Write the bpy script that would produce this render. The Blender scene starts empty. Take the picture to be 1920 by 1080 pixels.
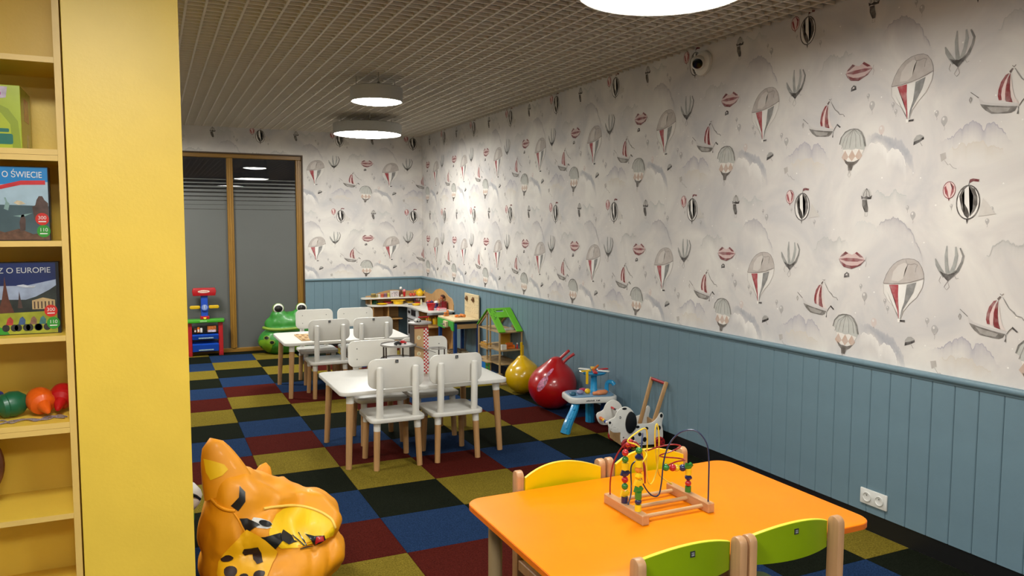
import bpy, bmesh, math, random
from mathutils import Vector, Matrix
from mathutils.bvhtree import BVHTree
from mathutils.noise import noise as pnoise

S = bpy.context.scene
C = S.collection
PI = math.pi

# ------------------------------------------------------------------ camera
cam = bpy.data.objects.new('camera', bpy.data.cameras.new('camera'))
C.objects.link(cam)
YAW, PITCH, ROLL = 0.436889, 0.080902, 0.002523
fw = Vector((math.sin(YAW)*math.cos(PITCH), math.cos(YAW)*math.cos(PITCH), -math.sin(PITCH)))
r0 = Vector((math.cos(YAW), -math.sin(YAW), 0)); u0 = r0.cross(fw)
rt = math.cos(ROLL)*r0 + math.sin(ROLL)*u0; up = -math.sin(ROLL)*r0 + math.cos(ROLL)*u0
M = Matrix((rt, up, -fw)).transposed().to_4x4(); M.translation = Vector((-0.5961, -10.0602, 1.6108))
cam.matrix_world = M
cam.data.sensor_width = 36; cam.data.lens = 36*1446.35/1920
cam.data.clip_start = 0.05; cam.data.clip_end = 60
S.camera = cam

# ------------------------------------------------------------------ world, exposure, lamp power
w = bpy.data.worlds.new('night'); S.world = w; w.use_nodes = True
w.node_tree.nodes['Background'].inputs[0].default_value = (0.010, 0.013, 0.02, 1)
w.node_tree.nodes['Background'].inputs[1].default_value = 0.3
S.view_settings.view_transform = 'Standard'; S.view_settings.look = 'None'
S.view_settings.gamma = 1; S.view_settings.use_curve_mapping = False
S.view_settings.exposure = 0.0
LAMP = 48.0
LAMP_COL = (1.0, 0.99, 0.93)

# ------------------------------------------------------------------ helpers
def lin(h):
    h = h.lstrip('#'); o = []
    for i in (0, 2, 4):
        c = int(h[i:i+2], 16)/255
        o.append(c/12.92 if c <= .04045 else ((c+.055)/1.055)**2.4)
    return o

MATS = {}
def mat(name, hexc, rough=.5, var=.06, scale=30., bump=0., bscale=None, metal=0., spec=.5, coat=0., stretch=None, emit=0., trans=0.):
    if name in MATS: return MATS[name]
    m = bpy.data.materials.new(name); m.use_nodes = True; MATS[name] = m
    nt = m.node_tree; b = nt.nodes['Principled BSDF']; L = nt.links
    c = lin(hexc)
    b.inputs['Roughness'].default_value = rough; b.inputs['Metallic'].default_value = metal
    b.inputs['Specular IOR Level'].default_value = spec; b.inputs['Coat Weight'].default_value = coat
    b.inputs['Transmission Weight'].default_value = trans
    tc = nt.nodes.new('ShaderNodeTexCoord'); src = tc.outputs['Object']
    if stretch:
        mp = nt.nodes.new('ShaderNodeMapping'); mp.inputs['Scale'].default_value = stretch
        L.new(src, mp.inputs['Vector']); src = mp.outputs['Vector']
    if var > 0:
        n = nt.nodes.new('ShaderNodeTexNoise'); n.inputs['Scale'].default_value = scale; n.inputs['Detail'].default_value = 4
        L.new(src, n.inputs['Vector'])
        r = nt.nodes.new('ShaderNodeValToRGB')
        r.color_ramp.elements[0].position = .3; r.color_ramp.elements[1].position = .7
        r.color_ramp.elements[0].color = [max(0, x*(1-var)) for x in c]+[1]
        r.color_ramp.elements[1].color = [min(1, x*(1+var)) for x in c]+[1]
        L.new(n.outputs['Fac'], r.inputs['Fac']); L.new(r.outputs['Color'], b.inputs['Base Color'])
    else:
        b.inputs['Base Color'].default_value = c+[1]
    if bump > 0:
        n2 = nt.nodes.new('ShaderNodeTexNoise'); n2.inputs['Scale'].default_value = bscale or scale*4; n2.inputs['Detail'].default_value = 3
        L.new(src, n2.inputs['Vector'])
        bp = nt.nodes.new('ShaderNodeBump'); bp.inputs['Strength'].default_value = bump; bp.inputs['Distance'].default_value = .01
        L.new(n2.outputs['Fac'], bp.inputs['Height']); L.new(bp.outputs['Normal'], b.inputs['Normal'])
    if emit > 0:
        b.inputs['Emission Color'].default_value = c+[1]; b.inputs['Emission Strength'].default_value = emit
    return m

def wood(name, hexc, rough=.45, axis=2, var=.12):
    st = [14., 14., 14.]; st[axis] = 1.2
    return mat(name, hexc, rough, var, 4., stretch=st)

class MB:
    def __init__(s): s.bm = bmesh.new()
    def _v(s, pts, Mx=None): return [s.bm.verts.new(Mx @ Vector(p) if Mx else p) for p in pts]
    def box(s, c, d, bev=0, Mx=None, seg=1):
        x, y, z = c; a, b, e = d[0]/2, d[1]/2, d[2]/2
        v = s._v([(x+i*a, y+j*b, z+k*e) for k in (-1, 1) for j in (-1, 1) for i in (-1, 1)], Mx)
        fs = [s.bm.faces.new([v[i] for i in q]) for q in ((0,2,3,1),(4,5,7,6),(0,1,5,4),(2,6,7,3),(0,4,6,2),(1,3,7,5))]
        if bev:
            es = list({e for f in fs for e in f.edges})
            bmesh.ops.bevel(s.bm, geom=es, offset=bev, segments=seg, affect='EDGES', profile=.5)
        return s
    def span(s, a, b, bev=0, Mx=None, seg=1):
        return s.box([(a[i]+b[i])/2 for i in range(3)], [abs(b[i]-a[i]) for i in range(3)], bev, Mx, seg)
    def prism(s, pts, z0, z1, bev=0, Mx=None, seg=2):
        n = len(pts)
        lo = s._v([(p[0], p[1], z0) for p in pts], Mx); hi = s._v([(p[0], p[1], z1) for p in pts], Mx)
        a = s.bm.faces.new(hi); b = s.bm.faces.new(lo[::-1])
        for i in range(n): s.bm.faces.new((lo[i], lo[(i+1) % n], hi[(i+1) % n], hi[i]))
        bmesh.ops.recalc_face_normals(s.bm, faces=list({f for v in lo+hi for f in v.link_faces}))
        if bev:
            bmesh.ops.bevel(s.bm, geom=list(a.edges)+list(b.edges), offset=bev, segments=seg, affect='EDGES', profile=.5)
        return s
    def lathe(s, prof, n=24, Mx=None, c=(0, 0, 0)):
        rings = []
        T = (Mx or Matrix()) @ Matrix.Translation(c)
        for r, z in prof:
            if r < 1e-6: rings.append(s._v([(0, 0, z)], T))
            else: rings.append(s._v([(r*math.cos(2*PI*i/n), r*math.sin(2*PI*i/n), z) for i in range(n)], T))
        fs = []
        for a, b in zip(rings, rings[1:]):
            for i in range(n):
                j = (i+1) % n
                if len(a) == 1 and len(b) == 1: continue
                if len(a) == 1: fs.append(s.bm.faces.new((a[0], b[j], b[i])))
                elif len(b) == 1: fs.append(s.bm.faces.new((a[i], a[j], b[0])))
                else: fs.append(s.bm.faces.new((a[i], a[j], b[j], b[i])))
        if len(rings[0]) > 1: fs.append(s.bm.faces.new(rings[0][::-1]))
        if len(rings[-1]) > 1: fs.append(s.bm.faces.new(rings[-1]))
        bmesh.ops.recalc_face_normals(s.bm, faces=fs)
        return s
    def cyl(s, p, q, r1, r2=None, n=16, rnd=0):
        p, q = Vector(p), Vector(q); r2 = r1 if r2 is None else r2
        h = (q-p).length; Mx = Matrix.Translation(p) @ (q-p).to_track_quat('Z', 'Y').to_matrix().to_4x4()
        if rnd:
            k = rnd
            pr = [(0, 0), (r1-k*.3 if r1 > k*.3 else r1, 0), (r1, k*.3), (r2, h-k), (r2-k*.3, h-k*.35), (max(r2-k, 0), h), (0, h)] if r2 > k else \
                 [(0, 0), (r1, 0), (r2, h-r2), (r2*.87, h-r2*.5), (r2*.5, h-r2*.13), (0, h)]
        else: pr = [(r1, 0), (r2, h)]
        return s.lathe(pr, n, Mx)
    def ell(s, c, rad, n=20, m=12, Mx=None):
        T = (Mx or Matrix()) @ Matrix.Translation(c) @ Matrix.Diagonal((rad[0], rad[1], rad[2], 1))
        return s.lathe([(math.sin(PI*i/m), -math.cos(PI*i/m)) for i in range(m+1)], n, T)
    def tube(s, pts, r, n=8, closed=False):
        P = [Vector(p) for p in pts]; N = len(P); rings = []
        prev = None
        for i in range(N):
            t = (P[(i+1) % N]-P[i-1]) if closed else (P[min(i+1, N-1)]-P[max(i-1, 0)])
            t.normalize()
            if prev is None: nrm = t.orthogonal().normalized()
            else: nrm = (prev-t*prev.dot(t)).normalized()
            prev = nrm; b = t.cross(nrm)
            rr = r[i] if isinstance(r, (list, tuple)) else r
            rings.append(s._v([P[i]+rr*(math.cos(2*PI*k/n)*nrm+math.sin(2*PI*k/n)*b) for k in range(n)]))
        fs = []
        for i in range(N if closed else N-1):
            a, b = rings[i], rings[(i+1) % N]
            for k in range(n): fs.append(s.bm.faces.new((a[k], a[(k+1) % n], b[(k+1) % n], b[k])))
        if not closed: fs += [s.bm.faces.new(rings[0][::-1]), s.bm.faces.new(rings[-1])]
        bmesh.ops.recalc_face_normals(s.bm, faces=fs)
        return s
    def build(s, name, m, parent=None, world=False, smooth=35, loc=None):
        if world and parent is not None:
            W = Matrix.Translation(parent.location) @ parent.rotation_euler.to_matrix().to_4x4()
            if parent.parent is not None:
                W = Matrix.Translation(parent.parent.location) @ parent.parent.rotation_euler.to_matrix().to_4x4() @ W
            bmesh.ops.transform(s.bm, matrix=W.inverted(), verts=s.bm.verts)
        me = bpy.data.meshes.new(name); s.bm.to_mesh(me); s.bm.free()
        if smooth:
            for p in me.polygons: p.use_smooth = True
            me.set_sharp_from_angle(angle=math.radians(smooth))
        me.materials.append(m)
        o = bpy.data.objects.new(name, me); C.objects.link(o)
        if parent is not None: o.parent = parent
        if loc: o.location = loc
        return o

def tag(o, label, cat, group=None):
    o['label'] = label; o['category'] = cat
    if group: o['group'] = group
    return o
def thing(name, label, cat, loc=(0, 0, 0), rz=0, group=None):
    o = bpy.data.objects.new(name, None); C.objects.link(o); o.empty_display_size = .05
    o.location = loc; o.rotation_euler = (0, 0, rz)
    return tag(o, label, cat, group)
def structure(o): o['kind'] = 'structure'; return o
def dup(root, loc, rz=None, label=None, group=None):
    def cp(o, par):
        c = o.copy(); C.objects.link(c); c.parent = par
        for ch in o.children: cp(ch, c)
        return c
    r = cp(root, None); r.location = loc
    if rz is not None: r.rotation_euler = (0, 0, rz)
    if label: r['label'] = label
    if group: r['group'] = group
    return r
def rrect(a, b, r, n=6, cx=0, cy=0):
    o = []
    for sx, sy, st in ((1, 1, 0), (-1, 1, 90), (-1, -1, 180), (1, -1, 270)):
        for i in range(n+1):
            t = math.radians(st+90*i/n)
            o.append((cx+sx*(a/2-r)+r*math.cos(t), cy+sy*(b/2-r)+r*math.sin(t)))
    return o
def ellipse(cx, cy, a, b, n=24): return [(cx+a*math.cos(2*PI*i/n), cy+b*math.sin(2*PI*i/n)) for i in range(n)]
def smooth_path(pts, k=6, closed=False):
    P = [Vector(p) for p in pts]; n = len(P); out = []
    for i in range(n if closed else n-1):
        p0 = P[(i-1) % n] if closed or i > 0 else P[0]
        p1 = P[i]; p2 = P[(i+1) % n]; p3 = P[(i+2) % n] if closed or i+2 < n else P[-1]
        for j in range(k):
            t = j/k
            out.append(.5*((2*p1)+(p2-p0)*t+(2*p0-5*p1+4*p2-p3)*t*t+(3*p1-p0-3*p2+p3)*t**3))
    if not closed: out.append(P[-1])
    return out
def lettering(body, size, Mx, m, parent, align='LEFT', ext=.0006):
    cu = bpy.data.curves.new('lettering', 'FONT'); cu.body = body; cu.size = size; cu.extrude = ext; cu.align_x = align
    cu.materials.append(m)
    tmp = bpy.data.objects.new('lettering', cu); C.objects.link(tmp)
    dg = bpy.context.evaluated_depsgraph_get(); dg.update()
    me = bpy.data.meshes.new_from_object(tmp.evaluated_get(dg)); me.name = 'lettering'
    bpy.data.objects.remove(tmp)
    if not me.materials: me.materials.append(m)
    o = bpy.data.objects.new('lettering', me); C.objects.link(o); o.parent = parent
    o.matrix_local = Mx
    return o
RX90 = Matrix.Rotation(PI/2, 4, 'X')      # xy-plane -> xz-plane facing -y
def facing(x, y, z, rz=0): return Matrix.Translation((x, y, z)) @ Matrix.Rotation(rz, 4, 'Z') @ RX90

XW, YB, ZC = 2.812, 0.19, 2.81
XL, YF = -3.6, -13.0

# ------------------------------------------------------------------ lamps (the only light in the room)
lamp_body = mat('lamp_housing', '#a9a7a1', .5, .03)
chrome = mat('steel', '#c9c9c6', .25, .02, metal=1.)
def diffuser_mat(k):
    m = mat('lamp_diffuser_%d' % round(k*100), '#ffffff', .5, 0)
    b = m.node_tree.nodes['Principled BSDF']
    b.inputs['Emission Color'].default_value = (*LAMP_COL, 1); b.inputs['Emission Strength'].default_value = LAMP*k
    return m
def ceiling_lamp(x, y, d, label, k=1.):
    t = thing('ceiling_lamp', label, 'lamp', (x, y, 2.61), 0, 'round ceiling lamps')
    r = d/2
    MB().lathe([(r-.012, .012), (r-.012, .0), (r-.006, -.003), (r, .002), (r, .108), (r-.01, .114), (.0, .114)], 64).build('housing', lamp_body, t)
    MB().lathe([(0, -.020), (r*.5, -.017), (r*.8, -.009), (r-.020, .0), (r-.013, .008), (r-.013, .012), (0, .012)], 64).build('diffuser', diffuser_mat(k), t)
    for k in range(3):
        a = math.radians(20+120*k); p = (.86*r*math.cos(a), .86*r*math.sin(a))
        MB().cyl((*p, .11), (*p, .215), .004, n=8).cyl((*p, .112), (*p, .13), .014, .008, n=12).build('hanger', chrome, t)
ceiling_lamp(1.43, -7.247, .74, 'large round white ceiling lamp cut off by the top edge of the photo', .82)
ceiling_lamp(1.10, -3.82, .42, 'small round white ceiling lamp, the smallest one, above the white tables')
ceiling_lamp(1.615, -1.53, .75, 'large round white ceiling lamp nearest the back wall', 1.05)
for x, y, d, l in ((-.85, -1.35, .75, 'round white ceiling lamp in the left half of the room near the glass doors'),
                   (-1.5, -5.4, .75, 'round white ceiling lamp in the left half of the room, behind the bookcase'),
                   (-.85, -8.80, .75, 'unseen round lamp added near the viewer to light the yellow cabinet'),  # added out of view to brighten the cabinet front
                   (-.5, -11.0, .75, 'unseen round lamp added behind the viewer to light the chairs'),  # extra lamp, added out of view to brighten the chairs
                   (1.3, -10.9, .75, 'round white ceiling lamp over the right side behind the viewer')):
    ceiling_lamp(x, y, d, l, 1.5 if y > -2 else 1.)
# ------------------------------------------------------------------ walls with printed paper
def paper_mat(ink):
    m = bpy.data.materials.new('balloon_wallpaper'); m.use_nodes = True; nt = m.node_tree; L = nt.links
    b = nt.nodes['Principled BSDF']; b.inputs['Roughness'].default_value = .7; b.inputs['Specular IOR Level'].default_value = .25
    g = nt.nodes.new('ShaderNodeNewGeometry')
    n1 = nt.nodes.new('ShaderNodeTexNoise'); n1.inputs['Scale'].default_value = 2.2; n1.inputs['Detail'].default_value = 6; n1.inputs['Roughness'].default_value = .55
    n1.inputs['Distortion'].default_value = .8
    L.new(g.outputs['Position'], n1.inputs['Vector'])
    r = nt.nodes.new('ShaderNodeValToRGB'); e = r.color_ramp.elements
    e[0].position = .3; e[0].color = lin('#bcbabb')+[1]; e[1].position = .72; e[1].color = lin('#dedad3')+[1]
    k = e.new(.5); k.color = lin('#cfcac6')+[1]
    L.new(n1.outputs['Fac'], r.inputs['Fac'])
    v = nt.nodes.new('ShaderNodeTexVoronoi'); v.inputs['Scale'].default_value = 13.; L.new(g.outputs['Position'], v.inputs['Vector'])
    lt = nt.nodes.new('ShaderNodeMath'); lt.operation = 'LESS_THAN'; lt.inputs[1].default_value = .055; L.new(v.outputs['Distance'], lt.inputs[0])
    mx = nt.nodes.new('ShaderNodeMix'); mx.data_type = 'RGBA'
    L.new(lt.outputs[0], mx.inputs[0]); L.new(r.outputs['Color'], mx.inputs[6]); mx.inputs[7].default_value = lin('#e6e3de')+[1]
    if not ink:
        L.new(mx.outputs[2], b.inputs['Base Color']); return m
    at = nt.nodes.new('ShaderNodeAttribute'); at.attribute_name = 'ink'
    n2 = nt.nodes.new('ShaderNodeTexNoise'); n2.inputs['Scale'].default_value = 26.; n2.inputs['Detail'].default_value = 5; L.new(g.outputs['Position'], n2.inputs['Vector'])
    mr = nt.nodes.new('ShaderNodeMapRange'); mr.inputs[1].default_value = .3; mr.inputs[2].default_value = .7; mr.inputs[3].default_value = .72; mr.inputs[4].default_value = 1.12
    L.new(n2.outputs['Fac'], mr.inputs[0])
    mu = nt.nodes.new('ShaderNodeMath'); mu.operation = 'MULTIPLY'; mu.use_clamp = True
    L.new(at.outputs['Alpha'], mu.inputs[0]); L.new(mr.outputs[0], mu.inputs[1])
    m2 = nt.nodes.new('ShaderNodeMix'); m2.data_type = 'RGBA'
    L.new(mu.outputs[0], m2.inputs[0]); L.new(mx.outputs[2], m2.inputs[6]); L.new(at.outputs['Color'], m2.inputs[7])
    L.new(m2.outputs[2], b.inputs['Base Color'])
    return m
paper, paper_ink = paper_mat(False), paper_mat(True)

class Print:
    """flat ink shapes; each shape is (points in tile metres, colour, alpha per point, layer)"""
    def __init__(s): s.shapes = []; s.T = (0, 0, 1, 1); s.k = 0
    def at(s, u, z, sx=1., sz=1.): s.T = (u, z, sx, sz); s.k = 0
    def _p(s, p): u, z, sx, sz = s.T; return (u+p[0]*sx, z+p[1]*sz)
    def poly(s, pts, col, a=1.):
        s.k += 1
        s.shapes.append(('p', [s._p(p) for p in pts], lin(col), a, s.k))
    def line(s, pts, wd, col, a=1., k=0, closed=False):
        s.k += 1
        P = [Vector(s._p(p)) for p in pts]
        if closed: P.append(P[0])
        L, R = [], []
        for i in range(len(P)):
            t = P[min(i+1, len(P)-1)]-P[max(i-1, 0)]
            if t.length < 1e-9: t = Vector((1, 0))
            n = Vector((-t.y, t.x)).normalized()
            ww = (wd[min(i, len(wd)-1)] if isinstance(wd, list) else wd)/2
            L.append(P[i]+n*ww); R.append(P[i]-n*ww)
        s.shapes.append(('s', [(tuple(a_), tuple(b_)) for a_, b_ in zip(L, R)], lin(col), a, s.k))
    def cloud(s, top, base, col, a, seed, edge=True, fall=(1, .8, .4, 0), layer=0, rag=.017, depth=.10):
        rnd = random.Random(seed)
        pts = smooth_path([(p[0], p[1], 0) for p in top], 14)
        pts = [(p.x+rag*.5*pnoise((p.x*40, p.y*40, seed)), p.y+rag*pnoise((p.x*38, seed, 0))+rag*.7*pnoise((p.x*110, seed, 5))) for p in pts]
        rows = []
        for f, al in zip((0, .12, .45, 1), fall):
            N = len(pts)-1
            rows.append([(s._p((p[0], p[1]+(max(base, p[1]-depth*(.75+.6*pnoise((p[0]*9, seed, 2))))-p[1])*f)), al*a*min(1, 3.5*i/N, 3.5*(N-i)/N)) for i, p in enumerate(pts)])
        s.shapes.append(('g', rows, lin(col), a, layer))
        if edge:
            n = len(pts)//9
            s.line(pts[n:-n], .004, col, min(1, a*1.2))

def balloon(P, u, z, r, col='#a9a5a4', a=.7):
    P.at(u, z)
    P.poly([(x, y-(.25*r if y < 0 and abs(x) < r*.3 else 0)) for x, y in ellipse(0, 0, r*.8, r, 14)], col, a)
    P.poly(ellipse(-.2*r, .35*r, r*.28, r*.35, 8), '#dcd8d4', .7)
    P.poly([(-.15*r, -1.3*r), (.15*r, -1.3*r), (0, -1.05*r)], '#77726f', .8)
    P.line([(0, -1.3*r), (.2*r, -1.8*r), (.05*r, -2.3*r)], .0018, '#8d8886', .7)

def tile(P, U, Z):
    # clouds first
    P.at(U, Z)
    P.cloud([(.14, -.29), (.19, -.275), (.235, -.265), (.262, -.235), (.298, -.212), (.335, -.209), (.362, -.228), (.381, -.25), (.395, -.225), (.42, -.222), (.455, -.25), (.49, -.29), (.515, -.325)], -.345, '#a8a4ad', .8, 3, layer=.2)
    P.cloud([(.21, -.325), (.25, -.312), (.30, -.306), (.356, -.298), (.41, -.318), (.45, -.335), (.50, -.37)], -.43, '#cdc4b8', .75, 9, layer=.45)
    P.cloud([(-.255, -.205), (-.22, -.20), (-.18, -.205), (-.124, -.225), (-.08, -.235), (-.035, -.26), (.0, -.30), (.025, -.35), (.045, -.40)], -.44, '#9fa0a8', .85, 5, False, (.05, .75, .95, .3), layer=.3, rag=.016)
    P.cloud([(-.25, -.285), (-.235, -.262), (-.205, -.252), (-.17, -.262), (-.15, -.27), (-.12, -.30), (-.08, -.295), (-.05, -.305), (-.025, -.335), (-.01, -.385), (.0, -.42)], -.47, '#e3dfda', .95, 7, True, (1, .95, .7, 0), layer=.6, rag=.014)
    P.cloud([(-.21, -.515), (-.172, -.502), (-.14, -.515), (-.11, -.53), (-.067, -.502), (-.04, -.52), (-.01, -.53), (.03, -.56)], -.64, '#b9bab7', .8, 11, layer=.2)
    P.cloud([(-.31, -.70), (-.296, -.672), (-.27, -.66), (-.241, -.657), (-.21, -.665), (-.18, -.678), (-.16, -.70), (-.143, -.725)], -.77, '#c9c8c5', .7, 13, layer=.2)
    P.cloud([(-.185, -.712), (-.155, -.68), (-.134, -.66), (-.10, -.645), (-.067, -.637), (-.03, -.65), (-.005, -.668), (.02, -.69), (.04, -.72), (.07, -.765), (.10, -.82), (.115, -.85)], -.86, '#aba7ab', .8, 17, layer=.4)
    P.cloud([(-.605, -.85), (-.575, -.81), (-.547, -.775), (-.52, -.75), (-.501, -.742), (-.47, -.755), (-.439, -.763), (-.41, -.75), (-.387, -.75), (-.36, -.765), (-.335, -.79)], -.90, '#b7b6b3', .72, 19, layer=.2)
    P.cloud([(-.42, -.40), (-.36, -.38), (-.30, -.40), (-.26, -.44), (-.22, -.45)], -.52, '#d2cdc9', .7, 23, False, layer=.15)
    P.poly([(.392, -.55), (.455, -.625), (.375, -.635)], '#c5bfb8', .8)
    # dome balloon
    P.at(U-.001, Z, .0004, .00037); sh = lambda q: [(x-490, 523-y) for x, y in q]
    P.poly(sh([(215,480),(225,600),(290,700),(380,780),(440,880),(455,935),(485,935),(520,830),(600,720),(700,620),(770,480),(785,375),(600,440),(480,465)]), '#dcd8d2', .9)
    P.poly(sh([(212,465),(225,410),(250,350),(300,260),(350,200),(400,160),(480,122),(560,112),(640,118),(700,150),(750,220),(778,300),(784,352),(700,388),(600,422),(480,447),(350,462)]), '#b4aba5', .95)
    P.poly(sh([(330,420),(350,300),(420,210),(500,170),(560,180),(520,260),(500,380),(430,430)]), '#c9c1ba', .8)
    P.line(sh([(212,465),(250,350),(300,260),(350,200),(400,160),(480,122),(560,112),(640,118),(700,150),(750,220),(778,300),(784,352),(785,380)]), .003, '#746c67', .85)
    P.line(sh([(212,468),(350,468),(480,452),(600,428),(700,394),(784,360)]), .0045, '#7e746e', .9)
    P.line(sh([(525,130),(545,185),(600,190),(650,175),(690,190),(670,240),(665,290)]), .004, '#847b75', .8)
    P.poly(sh([(300,482),(435,472),(435,600),(445,720),(458,850),(462,930),(450,930),(435,820),(400,700),(340,590)]), '#a5494e', 1)
    P.poly(sh([(555,462),(685,422),(650,560),(580,690),(520,800),(488,930),(478,930),(490,820),(530,700),(545,580)]), '#82817f', 1)
    P.poly(sh([(437,474),(553,464),(543,580),(528,700),(490,820),(478,928),(464,928),(460,850),(447,720),(437,600)]), '#e6e3de', 1)
    P.line(sh([(215,480),(225,600),(290,700),(380,780),(440,880),(455,935)]), .0024, '#a39c96', .8)
    P.line(sh([(785,375),(770,480),(700,620),(600,720),(520,830),(485,935)]), .0024, '#b5afa9', .8)
    P.poly(sh([(440,938),(480,938),(475,985),(445,985)]), '#ece8e2', 1)
    P.poly(sh([(480,950),(550,943),(548,972),(480,970)]), '#2f2a2a', 1)
    # striped open balloon
    P.at(U+.242, Z+.122, .00099, .00087); sh = lambda q: [(x-1208, 482-y) for x, y in q]
    for pts, wd, c in (([(1195,368),(1193,420),(1197,470),(1205,520)], [.006,.016,.018,.022], '#8f908c'), ([(1240,372),(1246,420),(1238,470),(1222,520)], [.008,.018,.019,.022], '#9a9b97'),
                       ([(1138,440),(1148,470),(1165,500),(1190,535)], [.006,.018,.021,.022], '#8a8a86'), ([(1262,378),(1280,420),(1274,455),(1255,500),(1225,530)], [.007,.011,.012,.015,.02], '#6e6c68')):
        P.line(sh(pts), wd, c, .9)
    P.poly(sh([(1160,505),(1185,518),(1208,522),(1232,515),(1256,500),(1232,535),(1208,562),(1182,535)]), '#46423f', 1)
    P.line(sh([(1207,560),(1190,592),(1203,608),(1217,592)]), .0022, '#79726d', .9, closed=True)
    P.line(sh([(1170,535),(1162,560),(1172,575)]), .002, '#79726d', .8)
    P.line(sh([(1240,525),(1250,545),(1262,540)]), .002, '#79726d', .8)
    # sailing boat
    P.at(U+.452, Z-.09, .000274, .00027); sh = lambda q: [(x-650, 470-y) for x, y in q]
    P.poly(sh([(270,515),(380,600),(600,650),(940,690),(915,735),(700,705),(500,670),(300,620)]), '#c3bebb', 1)
    P.poly(sh([(300,620),(500,670),(700,705),(915,735),(880,800),(820,830),(740,830),(600,815),(500,805),(400,740),(340,680)]), '#6d6863', 1)
    P.poly(sh([(420,680),(560,705),(700,730),(800,750),(760,800),(600,800),(500,770)]), '#928d87', .9)
    P.poly(sh([(755,190),(700,210),(630,310),(595,430),(588,530),(610,602),(655,607),(640,520),(650,420),(690,310)]), '#87383a', 1)
    P.poly(sh([(735,230),(690,315),(652,425),(644,520),(660,608),(715,630),(708,500),(715,400),(740,280)]), '#dcc0bb', 1)
    P.poly(sh([(775,190),(737,280),(712,400),(710,520),(730,640),(832,667),(800,580),(780,450),(775,330)]), '#7f3234', 1)
    P.poly(sh([(782,195),(780,330),(785,450),(803,575),(838,665),(940,690),(870,600),(830,480),(805,330)]), '#d6c8c2', 1)
    P.poly(sh([(755,165),(800,118),(820,130),(780,195)]), '#5b4a44', 1)
    P.line(sh([(800,80),(830,105),(860,75)]), .003, '#6b6560', 1)
    P.line(sh([(845,130),(900,220),(960,310),(1040,370),(1080,420),(1165,430),(1200,480)]), [.002,.005,.004,.007,.004,.003,.005], '#7d7974', .9)
    P.line(sh([(130,400),(200,455),(275,515)]), .003, '#554f4a', 1)
    P.line(sh([(135,480),(155,520),(135,585),(112,530)]), .003, '#857e79', .9, closed=True)
    P.line(sh([(940,735),(975,675),(1030,612)]), .003, '#554f4a', 1)
    P.poly(sh([(1030,598),(1118,672),(1098,688),(1018,628)]), '#332d2c', 1)
    P.line(sh([(930,740),(930,800),(925,860)]), [.003,.002,.008], '#3d3836', 1)
    # striped airship
    P.at(U-.315, Z+.132, .00072, .00074); sh = lambda q: [(x-190, 95-y) for x, y in q]
    P.poly(sh([(73,92),(90,60),(130,35),(160,48),(190,58),(215,45),(232,35),(280,60),(306,92),(270,130),(190,160),(120,148),(88,120)]), '#c9aeaa', 1)
    P.poly(sh([(85,108),(140,132),(190,138),(245,132),(300,100),(270,132),(190,160),(120,148)]), '#7d4446', 1)
    P.poly(sh([(76,92),(140,82),(240,82),(304,92),(240,106),(140,108)]), '#8a5254', 1)
    P.poly(sh([(80,76),(130,35),(156,48),(108,72)]), '#6e3c3e', 1)
    P.poly(sh([(218,46),(232,35),(292,74),(262,74)]), '#7a4043', 1)
    P.line(sh([(73,92),(88,120),(120,148),(190,160),(270,130),(306,92)]), .003, '#5e3335', .9)
    P.line(sh([(318,70),(312,90),(322,110),(314,140)]), .002, '#8d8480', .8)
    P.at(U-.345, Z+.045, .00072, .00074); P.poly([(-25,-15),(25,-8),(22,18),(0,28),(-22,12)], '#3f3a39', 1); P.poly([(-12,2),(8,4),(6,16),(-6,14)], '#c9c3bf', 1)
    # egg balloon
    P.at(U-.34, Z-.275, .00067, .0006); sh = lambda q: [(x-130, 780-y) for x, y in q]
    P.poly(sh([(5,720),(20,660),(60,615),(100,600),(140,596),(180,605),(210,630),(240,685),(258,760),(240,800),(200,862),(160,882),(90,877),(60,840),(40,780),(35,740)]), '#b9b9b3', 1)
    P.poly(sh([(40,770),(95,772),(130,780),(165,772),(240,790),(200,862),(160,882),(90,877),(60,840)]), '#dfd9d1', 1)
    for x in (62, 130, 196): P.poly(sh([(x-34,838),(x,778),(x+34,838),(x,880)]), '#c1a695', .9)
    P.poly(sh([(52,852),(90,880),(150,886),(207,865),(180,898),(145,918),(132,960),(98,960),(93,915),(68,890)]), '#5f5852', 1)
    for x in (25, 62, 105, 165, 215, 248): P.line(sh([(140,597),((x+140)/2+(x-130)*.25,660),(x,760)]), .0026, '#86857f', .9)
    P.line(sh([(5,720),(20,660),(60,615),(100,600),(140,596),(180,605),(210,630),(240,685),(258,760)]), [.006,.006,.007,.006,.005,.006,.01,.01,.007], '#6d6b66', .9)
    P.line(sh([(110,960),(98,1000),(112,1020),(126,1000)]), .0025, '#a09a94', .9, closed=True)
    # little parachute
    P.at(U+.055, Z-.263, .0009, .0008); sh = lambda q: [(x-517, 585-y) for x, y in q]
    P.poly(sh([(485,605),(487,575),(503,553),(525,550),(545,562),(548,575),(520,588)]), '#9d9a96', 1)
    P.poly(sh([(485,612),(488,590),(520,580),(546,566),(548,580),(522,596)]), '#2d2928', 1)
    P.line(sh([(522,592),(540,620)]), .003, '#88837f', .8)
    # paper kite
    P.at(U+.187, Z-.352, .0009, .0009); P.poly([(-18,14),(14,22),(20,-10),(-8,-26)], '#a9a29c', .85)
    P.line([(10,-20),(30,-45),(40,-40),(60,-62),(80,-68)], .003, '#948d88', .8)
    # swirl balloon with a small red one
    P.at(U+.322, Z-.57)
    P.poly(ellipse(0, 0, .056, .078, 28), '#e3dfda', 1)
    P.poly([(0,.078),(-.02,.06),(-.031,.03),(-.02,.0),(.0,-.03),(.01,-.058),(.004,-.076),(-.014,-.06),(-.03,-.03),(-.034,.0),(-.044,.03),(-.03,.062)], '#4c4743', 1)
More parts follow.
